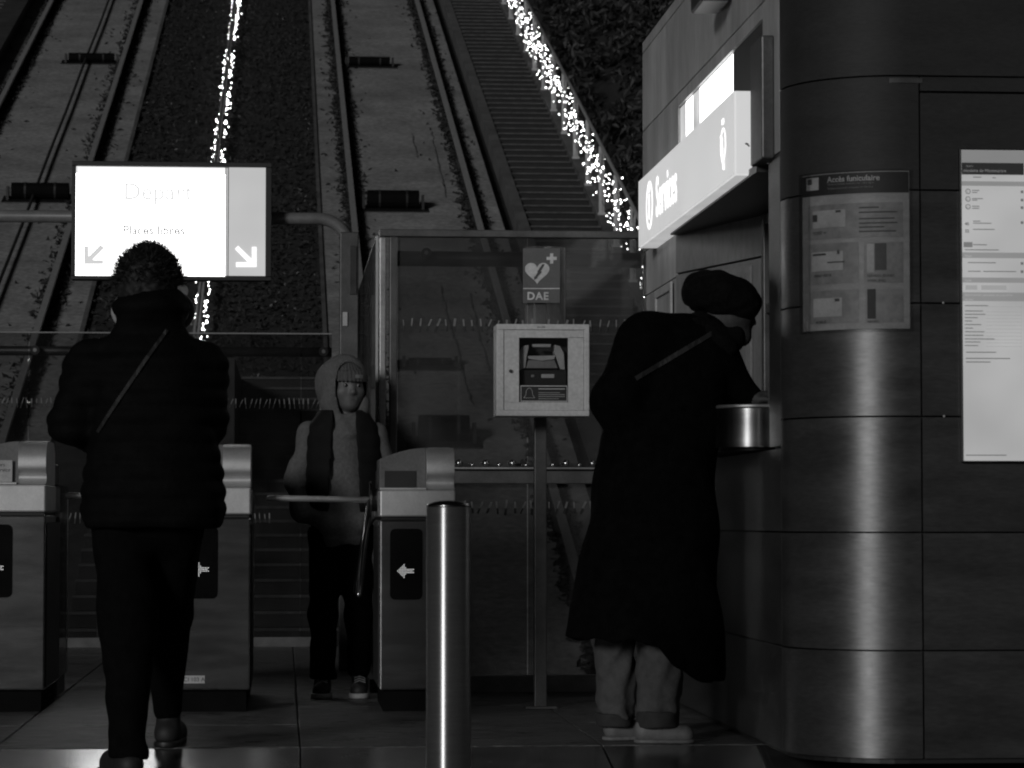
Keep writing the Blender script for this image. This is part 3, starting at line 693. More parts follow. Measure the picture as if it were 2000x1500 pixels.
bell = [(305, 1238), (322, 1215), (326, 1180), (338, 1162), (350, 1157), (362, 1162), (374, 1180), (378, 1215), (395, 1238)]
bm_ = MB()
for i in range(len(bell)):
    q0, q1 = Z5(*bell[i]), Z5(*bell[(i + 1) % len(bell)]); bm_.tube([(q0[0], YA + .006, q0[1]), (q1[0], YA + .006, q1[1])], .0009, 5)
bm_.build('bell_mark', 'white_dull', nb)
for i, (y_, x_) in enumerate(((1165, 640), (1195, 600), (1211, 640), (1227, 640), (1245, 590))): zb('text_line', 'mid_grey' if i else 'white_dull', nb, 425, y_ - 3, x_, y_ + 3, .0058, .0064)

YD = 11.90
def Z6(x, y): p = at(950 + x / 4.168, 480 + y / 4.168, YD); return p.x, p.z
ds = thing('defibrillator_sign', (1.09, YD, 1.72), 'grey DAE sign with white heart and cross above the cabinet', 'sign')
def dpoly(name, m, poly, d0, d1, bevel=0): return MB().prism(poly, lambda x, y: (Z6(x, y)[0], YD + d0, Z6(x, y)[1]), lambda x, y: (Z6(x, y)[0], YD + d1, Z6(x, y)[1])).build(name, m, ds, bevel=bevel)
dpoly('panel', 'sign_green', [(298, 20), (600, 20), (597, 464), (298, 464)], 0, .004)
hp = []
for q in np.linspace(0, 2 * math.pi, 40)[:-1]:
    hx = 16 * math.sin(q) ** 3; hy = 13 * math.cos(q) - 5 * math.cos(2 * q) - 2 * math.cos(3 * q) - math.cos(4 * q); hp.append((413 + hx * 6.25, 212 - hy * 6.1))
dpoly('heart', 'print_light', hp, -.002, -.0005)
dpoly('lightning', 'print_dark', [(455, 150), (475, 152), (440, 208), (452, 212), (412, 258), (418, 262), (388, 278), (388, 250), (396, 252), (418, 215), (412, 212)], -.004, -.0022)
dpoly('cross', 'print_light', [(518, 62), (544, 62), (544, 90), (572, 90), (572, 116), (544, 116), (544, 145), (518, 145), (518, 116), (490, 116), (490, 90), (518, 90)], -.002, -.0005)
dpoly('rule', 'print_light', [(300, 345), (596, 345), (596, 352), (300, 352)], -.002, -.0005)
text('lettering', 'DAE', .0245 * 1.45 * 1.28, 'print_light', ds, lambda a_, b_: (Z6(330, 438)[0] + a_, YD - .0012, Z6(330, 438)[1] + b_), space=1.12, bold=.0012)
ac = MB(); ring = []
for q in np.linspace(-2.35, .2, 22): ring.append((1.095 + .105 * math.cos(q) * 1.0, YD + .03 - .02 + .09 * (1 + math.sin(q)) * .9))
for i in range(len(ring) - 1):
    (x0, y0), (x1, y1) = ring[i], ring[i + 1]; ac.add([(x0, y0 + .006, 1.62), (x1, y1 + .006, 1.62), (x1, y1 + .006, 1.965), (x0, y0 + .006, 1.965)], [(0, 1, 2, 3)])
ac.build('acrylic_holder', 'acrylic', ds, smooth=True, recalc=False)

# ================================================================== TICKET BOOTH
XB, YB, RB = 1.69, 9.5, .36; LA = RB * math.pi / 2
def wp(s, off=0.0):           # point on the booth wall line, s along it, off outwards
    if s < 0: return (XB - off, YB - s)
    if s < LA:
        a_ = s / RB; return (XB + RB - (RB + off) * math.cos(a_), YB - (RB + off) * math.sin(a_))
    return (XB + RB + s - LA, YB - RB - off)
def srange(s0, s1):
    st_ = [s0]
    x = s0
    while x < s1 - 1e-6:
        x = min(s1, x + (.006 if -.02 < x < LA else .6)) if not (x < 0 < s1) else min(s1, 0.0) if x < -.001 else min(s1, x + .006)
        st_.append(x)
    return st_
def sheet(mb, s0, s1, z0, z1, o0, o1):
    ss = srange(s0, s1); n = len(ss); vs_ = []
    for s in ss:
        a_, b_ = wp(s, o0), wp(s, o1); vs_ += [(a_[0], a_[1], z0), (b_[0], b_[1], z0), (b_[0], b_[1], z1), (a_[0], a_[1], z1)]
    fs = [(0, 1, 2, 3), (4 * n - 1, 4 * n - 2, 4 * n - 3, 4 * n - 4)]
    for i in range(n - 1):
        for k in range(4): fs.append((4 * i + k, 4 * i + 4 + k, 4 * i + 4 + (k + 1) % 4, 4 * i + (k + 1) % 4))
    mb.add(vs_, fs); return mb
bt = thing('ticket_booth', (2.4, 11, 0), 'dark brushed steel ticket booth with rounded corner and service counter', 'booth')
arc = [wp(s, -.02) for s in np.linspace(0.0, LA, 12)]
lowp = [(XB + .02, 13.2)] + arc + [(4.2, 9.16), (4.2, 13.2)]
midp = [(XB + .02, 13.2), (XB + .02, 12.06), (1.95, 11.2), (1.95, 9.78), (XB + .02, 9.74)] + arc + [(4.2, 9.16), (4.2, 13.2)]
cr_ = MB()
for poly, z0, z1 in ((lowp, 0, 1.045), (midp, 1.0455, 2.06), (lowp, 2.0605, 3.055)): cr_.prism(poly, lambda x, y: (x, y, z0), lambda x, y: (x, y, z1))
cr_.build('core', 'near_black', bt)
G = .003
def panel(s0, s1, z0, z1, m='booth_steel', name='wall_panel'): return sheet(MB(), s0 + G, s1 - G, z0 + G, z1 - G, -.012, 0).build(name, m, bt)
ZR = [.015, .37, .758, 1.14, 1.515, 1.89, 2.27]
for z0, z1 in zip(ZR, ZR[1:]):
    mt_ = 'booth_steel_unlit' if z0 > 1.8 else 'booth_steel'  # upper rows get a darker, duller copy: lack of light put into the colour
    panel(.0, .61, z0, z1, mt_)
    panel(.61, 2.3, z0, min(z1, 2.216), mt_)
panel(.61, 2.3, 2.218, 2.27, 'booth_steel_unlit'); panel(.0, 2.3, 2.27, 2.66, 'booth_steel_unlit'); panel(.0, 2.3, 2.66, 3.06, 'booth_steel_unlit')
# facade towards the gates
for z0, z1 in ((.015, .37), (.37, .758), (.758, 1.045)): panel(-3.7, .0, z0, z1, 'booth_steel')
FS = 'facade_steel'
panel(-3.7, -2.56, 1.05, 1.85, FS); panel(-3.7, -2.56, 1.85, 2.06, FS)
panel(-3.7, -2.50, 2.06, 2.637, FS); panel(-2.50, -.34, 2.578, 2.637, FS); panel(-.34, 0, 2.06, 2.637, FS)
panel(-3.7, .0, 2.637, 3.01, FS); panel(-3.7, .0, 3.01, 3.065, FS); panel(-.23, 0, 1.05, 2.06, 'booth_steel')
part('roof', 'frame_metal', bt, (1.705, 9.2, 3.0555), (4.2, 13.19, 3.09), bevel=.01)
# transom window above the sign
tw = part('transom_window', 'transom_lit', bt, (1.700, 10.56, 2.07), (1.706, 11.42, 2.575))
part('pane', 'transom_lit', tw, (1.700, 11.62, 2.07), (1.706, 11.82, 2.575)); part('pane', 'transom_dim', tw, (1.700, 11.425, 2.07), (1.706, 11.615, 2.575)); part('pane', 'sign_under', tw, (1.700, 11.825, 2.07), (1.706, 11.99, 2.575)); part('pane', 'dark_metal', tw, (1.700, 9.85, 2.07), (1.706, 10.555, 2.575))
part('reveal', 'white_dull', tw, (1.691, 11.992, 2.07), (1.709, 12.0, 2.575))
part('drain_box', 'frame_metal', bt, (1.645, 9.60, 2.05), (1.6895, 9.84, 2.48), bevel=.006)
# niche: slanting wall, ceiling, window wall
dirn = (Vector((1.93, 11.2, 0)) - Vector((1.69, 12.05, 0))); nn = Vector((-dirn.y, dirn.x, 0)).normalized()
if nn.x > 0: nn = -nn
def slant(name, m, q0, q1, z0, z1, o0, o1, parent=bt, bevel=.002):
    a_ = Vector((1.69, 12.05, 0)) + dirn * q0; b_ = Vector((1.69, 12.05, 0)) + dirn * q1
    c0, c1, d0, d1 = a_ + nn * o0, b_ + nn * o0, a_ + nn * o1, b_ + nn * o1
    return MB().hexa([(p.x, p.y, z0) for p in (d0, d1, c1, c0)] + [(p.x, p.y, z1) for p in (d0, d1, c1, c0)]).build(name, m, parent, bevel=bevel)
slant('niche_panel', 'niche_steel', .0, 1.0, 1.05, 1.857, -.012, .004); slant('niche_panel', 'niche_steel', .0, 1.0, 1.865, 2.052, -.012, .004)
nf = slant('notice_frame', 'mid_grey', .22, .88, 1.30, 1.835, .0045, .016, bevel=.003); slant('notice_sheet', 'niche_steel', .27, .83, 1.33, 1.805, .0162, .018, nf, 0)
part('niche_ceiling', 'dark_metal', bt, (1.66, 9.80, 2.028), (1.95, 12.03, 2.056))
ww = part('service_window', 'black_gloss', bt, (1.934, 9.80, 1.22), (1.944, 11.12, 2.02))
for y_ in (9.80, 10.45, 11.12): part('frame', 'frame_metal', ww, (1.905, y_ - .03, 1.215), (1.933, y_ + .03, 2.025), bevel=.004)
for z_ in (1.215, 1.62, 1.98): part('frame', 'frame_metal', ww, (1.912, 9.83, z_), (1.9325, 11.09, z_ + .04), bevel=.004)
part('jamb', 'frame_metal', bt, (1.72, 9.745, 1.05), (1.94, 9.79, 2.055), bevel=.004)
fd = part('meter_door', FS, bt, (1.682, 12.16, 1.2), (1.689, 12.62, 1.80), bevel=.003)
for a_, b_ in (((1.672, 12.12, 1.17), (1.6818, 12.16, 1.835)), ((1.672, 12.62, 1.17), (1.6818, 12.66, 1.835)), ((1.672, 12.1605, 1.80), (1.6818, 12.6195, 1.835))): part('frame', 'white_dull', fd, a_, b_, bevel=.002)
# counter drum
ct_ = MB().prism(rrect(1.545, 9.84, 1.925, 11.16, .13, 40), lambda x, y: (x, y, 1.056), lambda x, y: (x, y, 1.196)); cn = ct_.build('counter', 'steel_soft', bt, bevel=.002)
MB().prism(rrect(1.540, 9.835, 1.925, 11.165, .13, 40), lambda x, y: (x, y, 1.1965), lambda x, y: (x, y, 1.208)).build('counter_top', 'steel_dull', cn, bevel=.003)
MB().prism(rrect(1.58, 9.88, 1.925, 11.12, .1, 9), lambda x, y: (x, y, 1.047), lambda x, y: (x, y, 1.0555)).build('counter_base', 'near_black', cn)
kp = thing('card_terminal', (1.70, 9.80, 1.2085), 'small ribbed metal fitting with bright knob at the counter end', 'fitting')
kb = MB()
for i in range(5): kb.lathe([(.001, i * .012), (.026, i * .012), (.028, i * .012 + .006), (.026, i * .012 + .0115), (.001, i * .012 + .0115)], (1.735, 9.865, 1.2085), 14)
kb.build('ribbed_base', 'steel_dull', kp); MB().ball((1.738, 9.865, 1.284), .010, 12).build('knob', 'white_paint', kp, smooth=True)
vt = MB(); sheet(vt, .51, .62, 2.246, 2.262, .001, .004); vt.build('vent_plate', 'frame_metal', bt)
for z_ in (1.515, 1.14): a_ = wp(.685, .002); MB().ball((a_[0], a_[1], z_ + .001), .004, 8).build('screw', 'white_dull', bt, smooth=True)
# lamp at roof edge
fz = thing('wall_floodlight', (1.60, 11.0, 3.0), 'small dark floodlight at the top of the booth facade', 'lamp')
p = at(1392, 3, 10.55); part('housing', 'near_black', fz, (1.57, 10.50, 2.765), (1.68, 10.78, 2.83), bevel=.008); part('bracket', 'near_black', fz, (1.66, 10.60, 2.831), (1.6895, 10.68, 3.0))

# ------------------------------------------------------------------ Services sign
sg_ = thing('services_sign', (1.64, 11.3, 2.04), 'long lit box sign reading Services over the counter', 'sign')
part('case', 'white_paint', sg_, (1.614, 9.974, 2.044), (1.689, 12.70, 2.336))
sf = part('front_panel', 'sign_face', sg_, (1.607, 9.970, 2.040), (1.6135, 12.704, 2.340)); part('end_panel', 'sign_face', sg_, (1.6138, 9.966, 2.040), (1.689, 9.9735, 2.340)); part('under_panel', 'sign_under', sg_, (1.6138, 9.974, 2.036), (1.689, 12.70, 2.0435)); part('top_panel', 'sign_face', sg_, (1.6138, 9.974, 2.3365), (1.689, 12.70, 2.340))
sx = lambda y0, z0: (lambda a_, b_: (1.6055, y0 - a_, z0 + b_ * 1.28))
text('lettering', 'Services', .19, 'sign_letter', sf, sx(12.10, 2.115), bold=.003, space=1.04)
def ringmesh(cy, cz, r0, r1, fn, n=28, k=1.):
    b_ = MB(); v_ = []
    for i in range(n):
        w = 2 * math.pi * i / n; v_ += [fn(cy + r0 * k * math.cos(w), cz + r0 * math.sin(w)), fn(cy + r1 * k * math.cos(w), cz + r1 * math.sin(w))]
    b_.add(v_, [(2 * i, 2 * i + 1, (2 * i + 3) % (2 * n), (2 * i + 2) % (2 * n)) for i in range(n)]); return b_
sfn = lambda a_, b_: (1.6055, a_, b_)
ringmesh(12.32, 2.19, .088, .108, sfn).build('info_ring', 'sign_letter', sf, recalc=False)
text('lettering', 'i', .17, 'sign_letter', sf, sx(12.345, 2.135), bold=.006)
ringmesh(10.22, 2.18, .050, .062, sfn).build('logo_ring', 'sign_letter', sf, recalc=False)
lp = MB(); q = [(10.265, 2.215), (10.245, 2.20), (10.252, 2.175), (10.235, 2.165), (10.24, 2.14), (10.215, 2.11)]
for a_, b_ in zip(q, q[1:]): lp.tube([(1.6055, *a_), (1.6055, *b_)], .004, 5)
lp.tube([(1.6055, 10.215, 2.118), (1.6055, 10.20, 2.085)], .004, 5); lp.box((1.605, 10.20, 2.255), (1.606, 10.245, 2.275)); lp.build('logo_mark', 'sign_letter', sf)
ch = [(1.645, 2.150), (1.652, 2.153), (1.658, 2.150), (1.664, 2.140), (1.660, 2.138), (1.655, 2.144), (1.648, 2.147)]
MB().prism(ch, lambda x, z: (x, 9.9642, z), lambda x, z: (x, 9.9655, z)).build('chip', 'print_dark', sg_)

# ------------------------------------------------------------------ notice on the rounded corner
ps = thing('paper_notice', (1.85, 9.15, 1.42), 'paper access notice in a clear sleeve on the rounded booth corner', 'notice')
S0, S1, Z0, Z1 = .185, .585, 1.428, 1.955
def nz_(zx, zy):   # zoom picture coordinates of the notice (4 px per photo px) -> wall s, z
    u = 1500 + zx / 4; v = 275 + zy / 4; s = S0 + (u - 1569) / (1780 - 1569) * (S1 - S0)
    # u on the curve is not linear in s: invert by bisection
    lo_, hi_ = .05, .75
    for _ in range(30):
        md = (lo_ + hi_) / 2; x, y = wp(md); fw = x * math.sin(TH) + y * math.cos(TH); xr = x * math.cos(TH) - y * math.sin(TH)
        if 1000 + F * xr / fw < u: lo_ = md
        else: hi_ = md
    s = lo_; x, y = wp(s); return s, at(u, v, y).z
def nsheet(name, m, parent, x0, y0, x1, y1, o):
    (sa, za), (sb, zb_) = nz_(x0, y1), nz_(x1, y0); za = min(nz_(x0, y1)[1], nz_(x1, y1)[1]); b_ = MB(); sheet(b_, sa, sb, za, zb_, o, o + .0006); return b_.build(name, m, parent)
sleeve = nsheet('sleeve', 'clear', ps, 268, 222, 1135, 1490, .009)
pp = nsheet('sheet', 'paper', ps, 285, 236, 1115, 1468, .003)
hd = nsheet('header', 'print_black', pp, 287, 242, 1110, 405, .0045)
def ntext(txt, x, y, size, m, parent, bold=0.):
    s, z = nz_(x, y); text('lettering', txt, size, m, parent, lambda a_, b_: (*wp(s + a_, .0062), z + b_), bold=bold)
ntext('Accès funiculaire', 482, 328, .0263, 'paper_pale', hd, .0006)
ntext('Titres et forfaits acceptés sur cette ligne', 482, 352, .0098, 'mid_grey', hd); ntext('Tickets and passes accepted on this line', 482, 384, .0098, 'mid_grey', hd)
nsheet('picture', 'paper_pale', hd, 322, 288, 415, 385, .0058); nsheet('picture', 'print_dark', hd, 330, 300, 365, 345, .0068)
for r in ((330, 480, 1065, 750), (330, 790, 720, 1110), (760, 790, 1065, 1110), (335, 1160, 720, 1420), (770, 1160, 1065, 1420)): nsheet('block', 'paper_patch', pp, *r, .0045)
nsheet('picture', 'paper_pale', pp, 370, 535, 620, 670, .006); nsheet('picture', 'paper_pale', pp, 360, 860, 600, 1010, .006); nsheet('picture', 'paper_pale', pp, 370, 1225, 590, 1370, .006)
nsheet('picture', 'print_black', pp, 785, 1158, 850, 1390, .006); nsheet('picture', 'paper_pale', pp, 785, 805, 840, 1030, .006); nsheet('picture', 'print_dark', pp, 845, 800, 935, 1010, .006)
for r in ((370, 580, 405, 635), (545, 542, 585, 560), (370, 880, 470, 895), (535, 1232, 572, 1255), (555, 855, 575, 885), (480, 940, 610, 950)): nsheet('print', 'print_dark', pp, *r, .0072)
for tx, x, y, z in (('TICKET t+', 365, 738, .013), ('PARIS VISITE', 378, 1070, .0125), ('NAVIGO JEUNES', 785, 1066, .012), ('WEEK-END', 785, 1104, .012), ('MOBILIS', 388, 1430, .0115), ('NAVIGO', 785, 1422, .010), ('1,5', 400, 1330, .022)): ntext(tx, x, y, z, 'print_dark', pp, .0003)
for y_, x1 in ((520, 880), (555, 1020), (605, 1000), (640, 1020), (672, 920), (705, 1010)): nsheet('text_line', 'print_dark', pp, 725, y_ - 5, x1, y_ + 5, .0062)
tn = MB(); a_, b_, c_ = nz_(805, 1468), nz_(850, 1425), nz_(890, 1470)

# ------------------------------------------------------------------ lit information panel
YI = 9.118
ip = thing('information_panel', (2.5, YI, .98), 'tall backlit timetable panel at the right edge of the booth', 'display panel')
def IP(u, v): p_ = at(u, v, YI); return p_.x, p_.z
xl = IP(1880, 600)[0]; XR = xl + .56
def irow(name, m, parent, v0, v1, u0=None, u1=None, d=.0):
    x0 = xl if u0 is None else IP(u0, v0)[0]; x1 = XR if u1 is None else IP(u1, v0)[0]; return part(name, m, parent, (x0, YI - d - .001, IP(1900, v1)[1]), (x1, YI - d, IP(1900, v0)[1]))
part('case', 'near_black', ip, (xl - .006, YI + .0005, IP(1900, 903)[1]), (XR + .02, YI + .02, IP(1900, 290)[1]), bevel=.003)
fc = irow('poster', 'backlit', ip, 293, 900)
irow('top_strip', 'backlit_top', fc, 293.5, 318, d=.002); hb = irow('header', 'backlit_dark', fc, 318, 341, u1=1999, d=.003)
irow('band', 'backlit_bar', fc, 354, 363, d=.002); irow('band', 'backlit_bar', fc, 493, 504, d=.002); irow('band', 'backlit_bar', fc, 542, 552, d=.002); irow('band', 'backlit_bar', fc, 571, 588, d=.002)
irow('patch', 'backlit_faint', fc, 557, 566, 1885, 1908, .002); irow('patch', 'backlit_faint', fc, 557, 566, 1916, 1965, .002)
def itext(tx, u, v, size, m='backlit_text', parent=fc, bold=0.): p_ = IP(u, v); text('lettering', tx, size, m, parent, lambda a_, b_: (p_[0] + a_, YI - .0055, p_[1] + b_), bold=bold)
itext('niculaire de Montmartre', 1881, 336, .0145, 'backlit_top', hb); itext('depuis', 1886, 326, .009, 'backlit_ink', hb)
for v in (374, 389, 404):
    p_ = IP(1890, v); ringmesh(p_[0], p_[1], .0062, .0088, lambda a_, b_: (a_, YI - .004, b_), 16).build('line_badge', 'backlit_text', fc, recalc=False)
for tx, u, v in (('2', 1887.5, 377), ('12', 1886, 392), ('13', 1886, 407)): itext(tx, u, v, .0085)
itext('40', 1883.5, 440, .0135, bold=.0004); itext('52', 1884, 454, .0135, bold=.0004); irow('patch', 'backlit_ink', fc, 473, 483, 1881.5, 1899, .002)
for v, u0, u1 in ((372, 1898, 1912), (376, 1898, 1908), (388, 1898, 1919), (391, 1898, 1908), (403, 1898, 1912), (407, 1898, 1912), (432, 1900, 1914), (436, 1900, 1936), (448, 1900, 1942), (478, 1900, 1927), (488, 1884, 1950), (513, 1890, 1944), (530, 1890, 1915), (530, 1920, 1984), (346, 1900, 1916), (347, 1938, 1944)): irow('text_line', 'backlit_text', fc, v - .8, v + .8, u0, u1, .003)
for v in (374, 390, 405, 434, 514, 530): irow('text_line', 'backlit_text', fc, v - 2.5, v + 2.5, 1993, 1998, .003)
for tx, u, v in (('Titres', 1884, 502), ('Tarifs', 1884, 550), ('Stationnement, poussettes et accessibilité', 1884, 578), ('du quai', 1884, 586.5)): itext(tx, u, v, .0095, 'backlit')
for i, v in enumerate([597, 607.5, 614, 620.5, 627, 634, 641, 648, 655, 662, 668, 675]):
    irow('text_line', 'backlit_text', fc, v - .8, v + .8, 1884, 1884 + [45, 35, 40, 25, 14, 32, 16, 38, 36, 58, 30, 26][i], .003)
    irow('text_line', 'backlit_faint', fc, v + 1, v + 1.9, 1925, 1995, .003)
for v, u1 in ((688, 1945), (700, 1972), (707, 1934), (889, 1965)): irow('text_line', 'backlit_text', fc, v - .9, v + .9, 1886, u1, .003)

# ================================================================== PEOPLE
def hand(P, c, d, up, side, s=1.):
    """palm and five unequal, slightly curled fingers; d along the fingers, side to the thumb"""
    c, d, up, side = Vector(c), Vector(d).normalized(), Vector(up).normalized(), Vector(side).normalized()
    f = cap(P, c, c + d * .05 * s, .030 * s, .034 * s)
    f = smin(f, cap(P, c + side * .012 * s, c + d * .055 * s - side * .02 * s, .026 * s, .028 * s), .012)
    for i, L in enumerate((.062, .072, .068, .052)):
        b = c + d * .07 * s + side * (.028 - .019 * i) * s; m = b + d * L * .5 * s - up * .006 * s; e = b + d * L * .88 * s - up * .026 * s
        f = np.minimum(f, np.minimum(cap(P, b, m, .0095 * s, .009 * s), cap(P, m, e, .009 * s, .0075 * s)))
    tb = c + side * .03 * s + d * .005 * s; tm = tb + side * .022 * s + d * .03 * s; te = tm + d * .03 * s - up * .012 * s
    return smin(f, np.minimum(cap(P, tb, tm, .014 * s, .011 * s), cap(P, tm, te, .011 * s, .009 * s)), .006)
def strap_on(name, fn, pts, w, m, parent, lift=.006):
    """flat strap laid on the front (camera side) of a sculpted garment"""
    ys_ = np.arange(-.6, .3, .004); mb = MB(); rows = []
    for (x, z), (tx, tz) in pts:
        r = []
        for k in (-1, 1):
            X = np.full_like(ys_, x + k * tx * w); Z = np.full_like(ys_, z + k * tz * w); v = fn((X, ys_, Z)); i = np.argmax(v < 0)
            r.append((x + k * tx * w, ys_[i] - lift, z + k * tz * w))
        rows.append(r)
    for a, b in zip(rows, rows[1:]):
        off = Vector((0, -.004, 0)); mb.hexa([a[0], a[1], b[1], b[0]] + [tuple(Vector(q) + off) for q in (a[0], a[1], b[1], b[0])])
    return mb.build(name, m, parent, local=True, smooth=False)
def line(a, b, n):
    d = (Vector((b[0] - a[0], b[1] - a[1]))).normalized(); t = (-d.y, d.x)
    return [((a[0] + (b[0] - a[0]) * i / n, a[1] + (b[1] - a[1]) * i / n), t) for i in range(n + 1)]

# ---- person in puffer jacket, seen from behind, mid-stride
p = at(275, 1512, 9.6)
A = thing('person', (p.x, 9.6, rz(9.6)), 'person in dark puffer jacket and glasses seen from behind, walking to the turnstiles', 'person')
def bodyA(P):
    f = ell(P, (.014, .01, 1.650), (.082, .10, .118)); f = smin(f, cap(P, (.02, .0, 1.48), (.016, .005, 1.60), .06, .058), .03)
    f = smin(f, ell(P, (.03, .105, 1.64), (.018, .022, .024)), .015)
    f = smin(f, ell(P, (.098, .0, 1.668), (.014, .022, .034)), .01); f = smin(f, ell(P, (-.070, .0, 1.668), (.014, .022, .034)), .01)
    f = smin(f, loft(P, [(.84, .03, 0, .10, .06), (.9, .03, 0, .13, .08), (1.1, .035, 0, .14, .10), (1.40, .03, 0, .16, .10), (1.48, .02, 0, .08, .07)]), .04)
    for sh, el_, ha in (((-.16, 0, 1.40), (-.225, .0, 1.19), (-.10, .25, 1.12)), ((.19, 0, 1.40), (.205, 0, 1.2), (.13, .25, 1.12))):
        f = smin(f, cap(P, sh, el_, .05, .042), .03); f = smin(f, cap(P, el_, ha, .042, .028), .02)
    f = np.minimum(f, hand(P, (-.09, .275, 1.12), (.6, .8, 0), (0, 0, 1), (0, .2, 1)))
    f = np.minimum(f, hand(P, (.12, .275, 1.12), (-.6, .8, 0), (0, 0, 1), (0, .2, 1)))
    f = smin(f, cap(P, (-.04, 0, .84), (-.045, .0, .47), .07, .05), .03); f = smin(f, cap(P, (-.045, .0, .47), (-.045, -.05, .08), .05, .035), .02)
    f = smin(f, cap(P, (.09, 0, .84), (.088, .22, .54), .07, .05), .03); f = smin(f, cap(P, (.088, .22, .54), (.072, .47, .16), .05, .035), .02)
    return f
sculpt('body', bodyA, (-.40, -.2, .0), (.40, .56, 1.84), .010, 'skin', A)
def jacketA(P):
    f = loft(P, [(.842, .035, .0, .222, .165), (.86, .035, 0, .236, .18), (.95, .037, 0, .236, .182), (1.12, .040, 0, .214, .175), (1.28, .035, 0, .214, .175), (1.40, .028, 0, .205, .155), (1.455, .024, 0, .165, .13), (1.51, .022, 0, .115, .11), (1.53, .022, 0, .10, .10)], 2.3)
    f = smin(f, cap(P, (-.172, 0, 1.385), (-.232, .0, 1.195), .090, .078), .03); f = smin(f, cap(P, (-.232, 0, 1.195), (-.12, .22, 1.12), .078, .056), .02)
    f = smin(f, cap(P, (.200, 0, 1.385), (.205, 0, 1.20), .084, .076), .03); f = smin(f, cap(P, (.205, 0, 1.20), (.14, .22, 1.12), .076, .056), .02)
    f = smin(f, ell(P, (.026, -.015, 1.575), (.125, .135, .078)), .03)
    f = np.maximum(f, -ell(P, (.016, .02, 1.66), (.094, .115, .10)))
    return f - .007 * np.abs(np.sin(math.pi * P[2] / .062)) - wob(P, .004, 26)
sculpt('puffer_jacket', jacketA, (-.42, -.30, .80), (.42, .40, 1.70), .008, 'puffer', A)
def pantsA(P):
    f = smin(cap(P, (.03, 0, .90), (.03, 0, .86), .15, .13, .8), cap(P, (-.045, 0, .60), (-.045, 0, .5), .09, .09), .05); f = smin(f, smin(cap(P, (-.062, 0, .88), (-.045, .0, .475), .112, .092), cap(P, (-.045, .0, .475), (-.045, -.05, .17), .092, .064), .03), .03)
    f = smin(f, cap(P, (-.045, -.05, .16), (-.040, -.055, .085), .054, .066), .02)
    g_ = smin(cap(P, (.105, 0, .88), (.082, .22, .55), .110, .078), cap(P, (.082, .22, .55), (.068, .455, .20), .078, .050), .03)
    f = smin(f, g_, .03); f = np.maximum(f, np.maximum(.065 - P[2], P[2] - .95))
    return f - wob(P, .0035, 30, 1.)
sculpt('trousers', pantsA, (-.25, -.2, .04), (.30, .62, .97), .008, 'trouser_black', A)
def shoe(P, heel, toe, h=.07, w=.045):
    f = smin(cap(P, heel, toe, w * .86, w * .92), cap(P, tuple(Vector(heel) + Vector((0, 0, h * .55))), tuple(Vector(heel).lerp(Vector(toe), .35) + Vector((0, 0, h * .45))), w * .8, w * .75), .03)
    return f
def boot(P, heel, toe, h, w, z0):
    hx_, tx_ = Vector(heel), Vector(toe); d = (tx_ - hx_); up = Vector((0, 0, 1))
    f = cap(P, tuple(hx_ + up * .045), tuple(hx_ + d * .72 + up * .040), w, w * 1.06); f = smin(f, cap(P, tuple(hx_ + d * .7 + up * .036), tuple(tx_ - d * .10 + up * .030), w * 1.05, w * .78), .02)
    f = smin(f, cap(P, tuple(hx_ + d * .10 + up * .05), tuple(hx_ + d * .16 + up * h), w * .98, w * .95), .02)
    return np.maximum(f, z0 + .022 - P[2])
def bsole(P, heel, toe, w, z0):
    hx_, tx_ = Vector(heel), Vector(toe); d = tx_ - hx_
    f = cap(P, (hx_.x, hx_.y, z0 + .012), tuple(Vector((hx_.x, hx_.y, z0 + .012)) + d * .9), w * 1.06, w * 1.0); return np.maximum(f, np.maximum(z0 + .001 - P[2], P[2] - z0 - .024))
LH, LT = (-.030, -.085, .0), (-.120, .150, .0)
sculpt('shoe', lambda P: boot(P, LH, LT, .085, .044, 0), (-.22, -.2, -.01), (.08, .25, .2), .006, 'boot', A)
sculpt('sole', lambda P: bsole(P, LH, LT, .044, 0), (-.22, -.2, -.01), (.08, .25, .05), .006, 'boot_grey', A)
RZ = .0634; RH, RT = (.070, .43, RZ), (.09, .68, RZ)
sculpt('shoe', lambda P: boot(P, RH, RT, .14, .044, RZ), (-.02, .34, .03), (.22, .78, .34), .006, 'boot', A)
sculpt('sole', lambda P: bsole(P, RH, RT, .044, RZ), (-.02, .34, .03), (.22, .78, .14), .006, 'near_black', A)
def hairA(P):
    f = ell(P, (.012, -.004, 1.680), (.104, .118, .106)); f = smin(f, ell(P, (.012, -.03, 1.615), (.092, .085, .08)), .03); f = smin(f, ell(P, (.022, .01, 1.745), (.085, .09, .040)), .02)
    f = np.maximum(f, -ell(P, (.03, .17, 1.62), (.10, .13, .12))); f = np.maximum(f, 1.545 - P[2])
    return f - wob(P, .003, 90) - wob(P, .003, 170, 2.)
hA = sculpt('hair', hairA, (-.13, -.16, 1.54), (.16, .16, 1.86), .006, 'hair', A)
tf = MB()
for _ in range(5200):
    th_ = random.uniform(0, 6.28); ph_ = random.uniform(-.2, 1.5); d = Vector((math.cos(th_) * math.cos(ph_), math.sin(th_) * math.cos(ph_), math.sin(ph_)))
    if d.y > .55 and d.z < .55: continue
    c0 = Vector((.014, -.004, 1.680)) + Vector((d.x * .104, d.y * .116, d.z * .102)); L = random.uniform(.010, .040); e = c0 + (d + Vector((random.gauss(0, .7), random.gauss(0, .7), random.gauss(.1, .5)))).normalized() * L
    w = d.cross(Vector((random.gauss(0, 1), random.gauss(0, 1), random.gauss(0, 1)))).normalized() * .0016; tf.add([c0 - w, c0 + w, e + w * .3, e - w * .3], [(0, 1, 2, 3)])
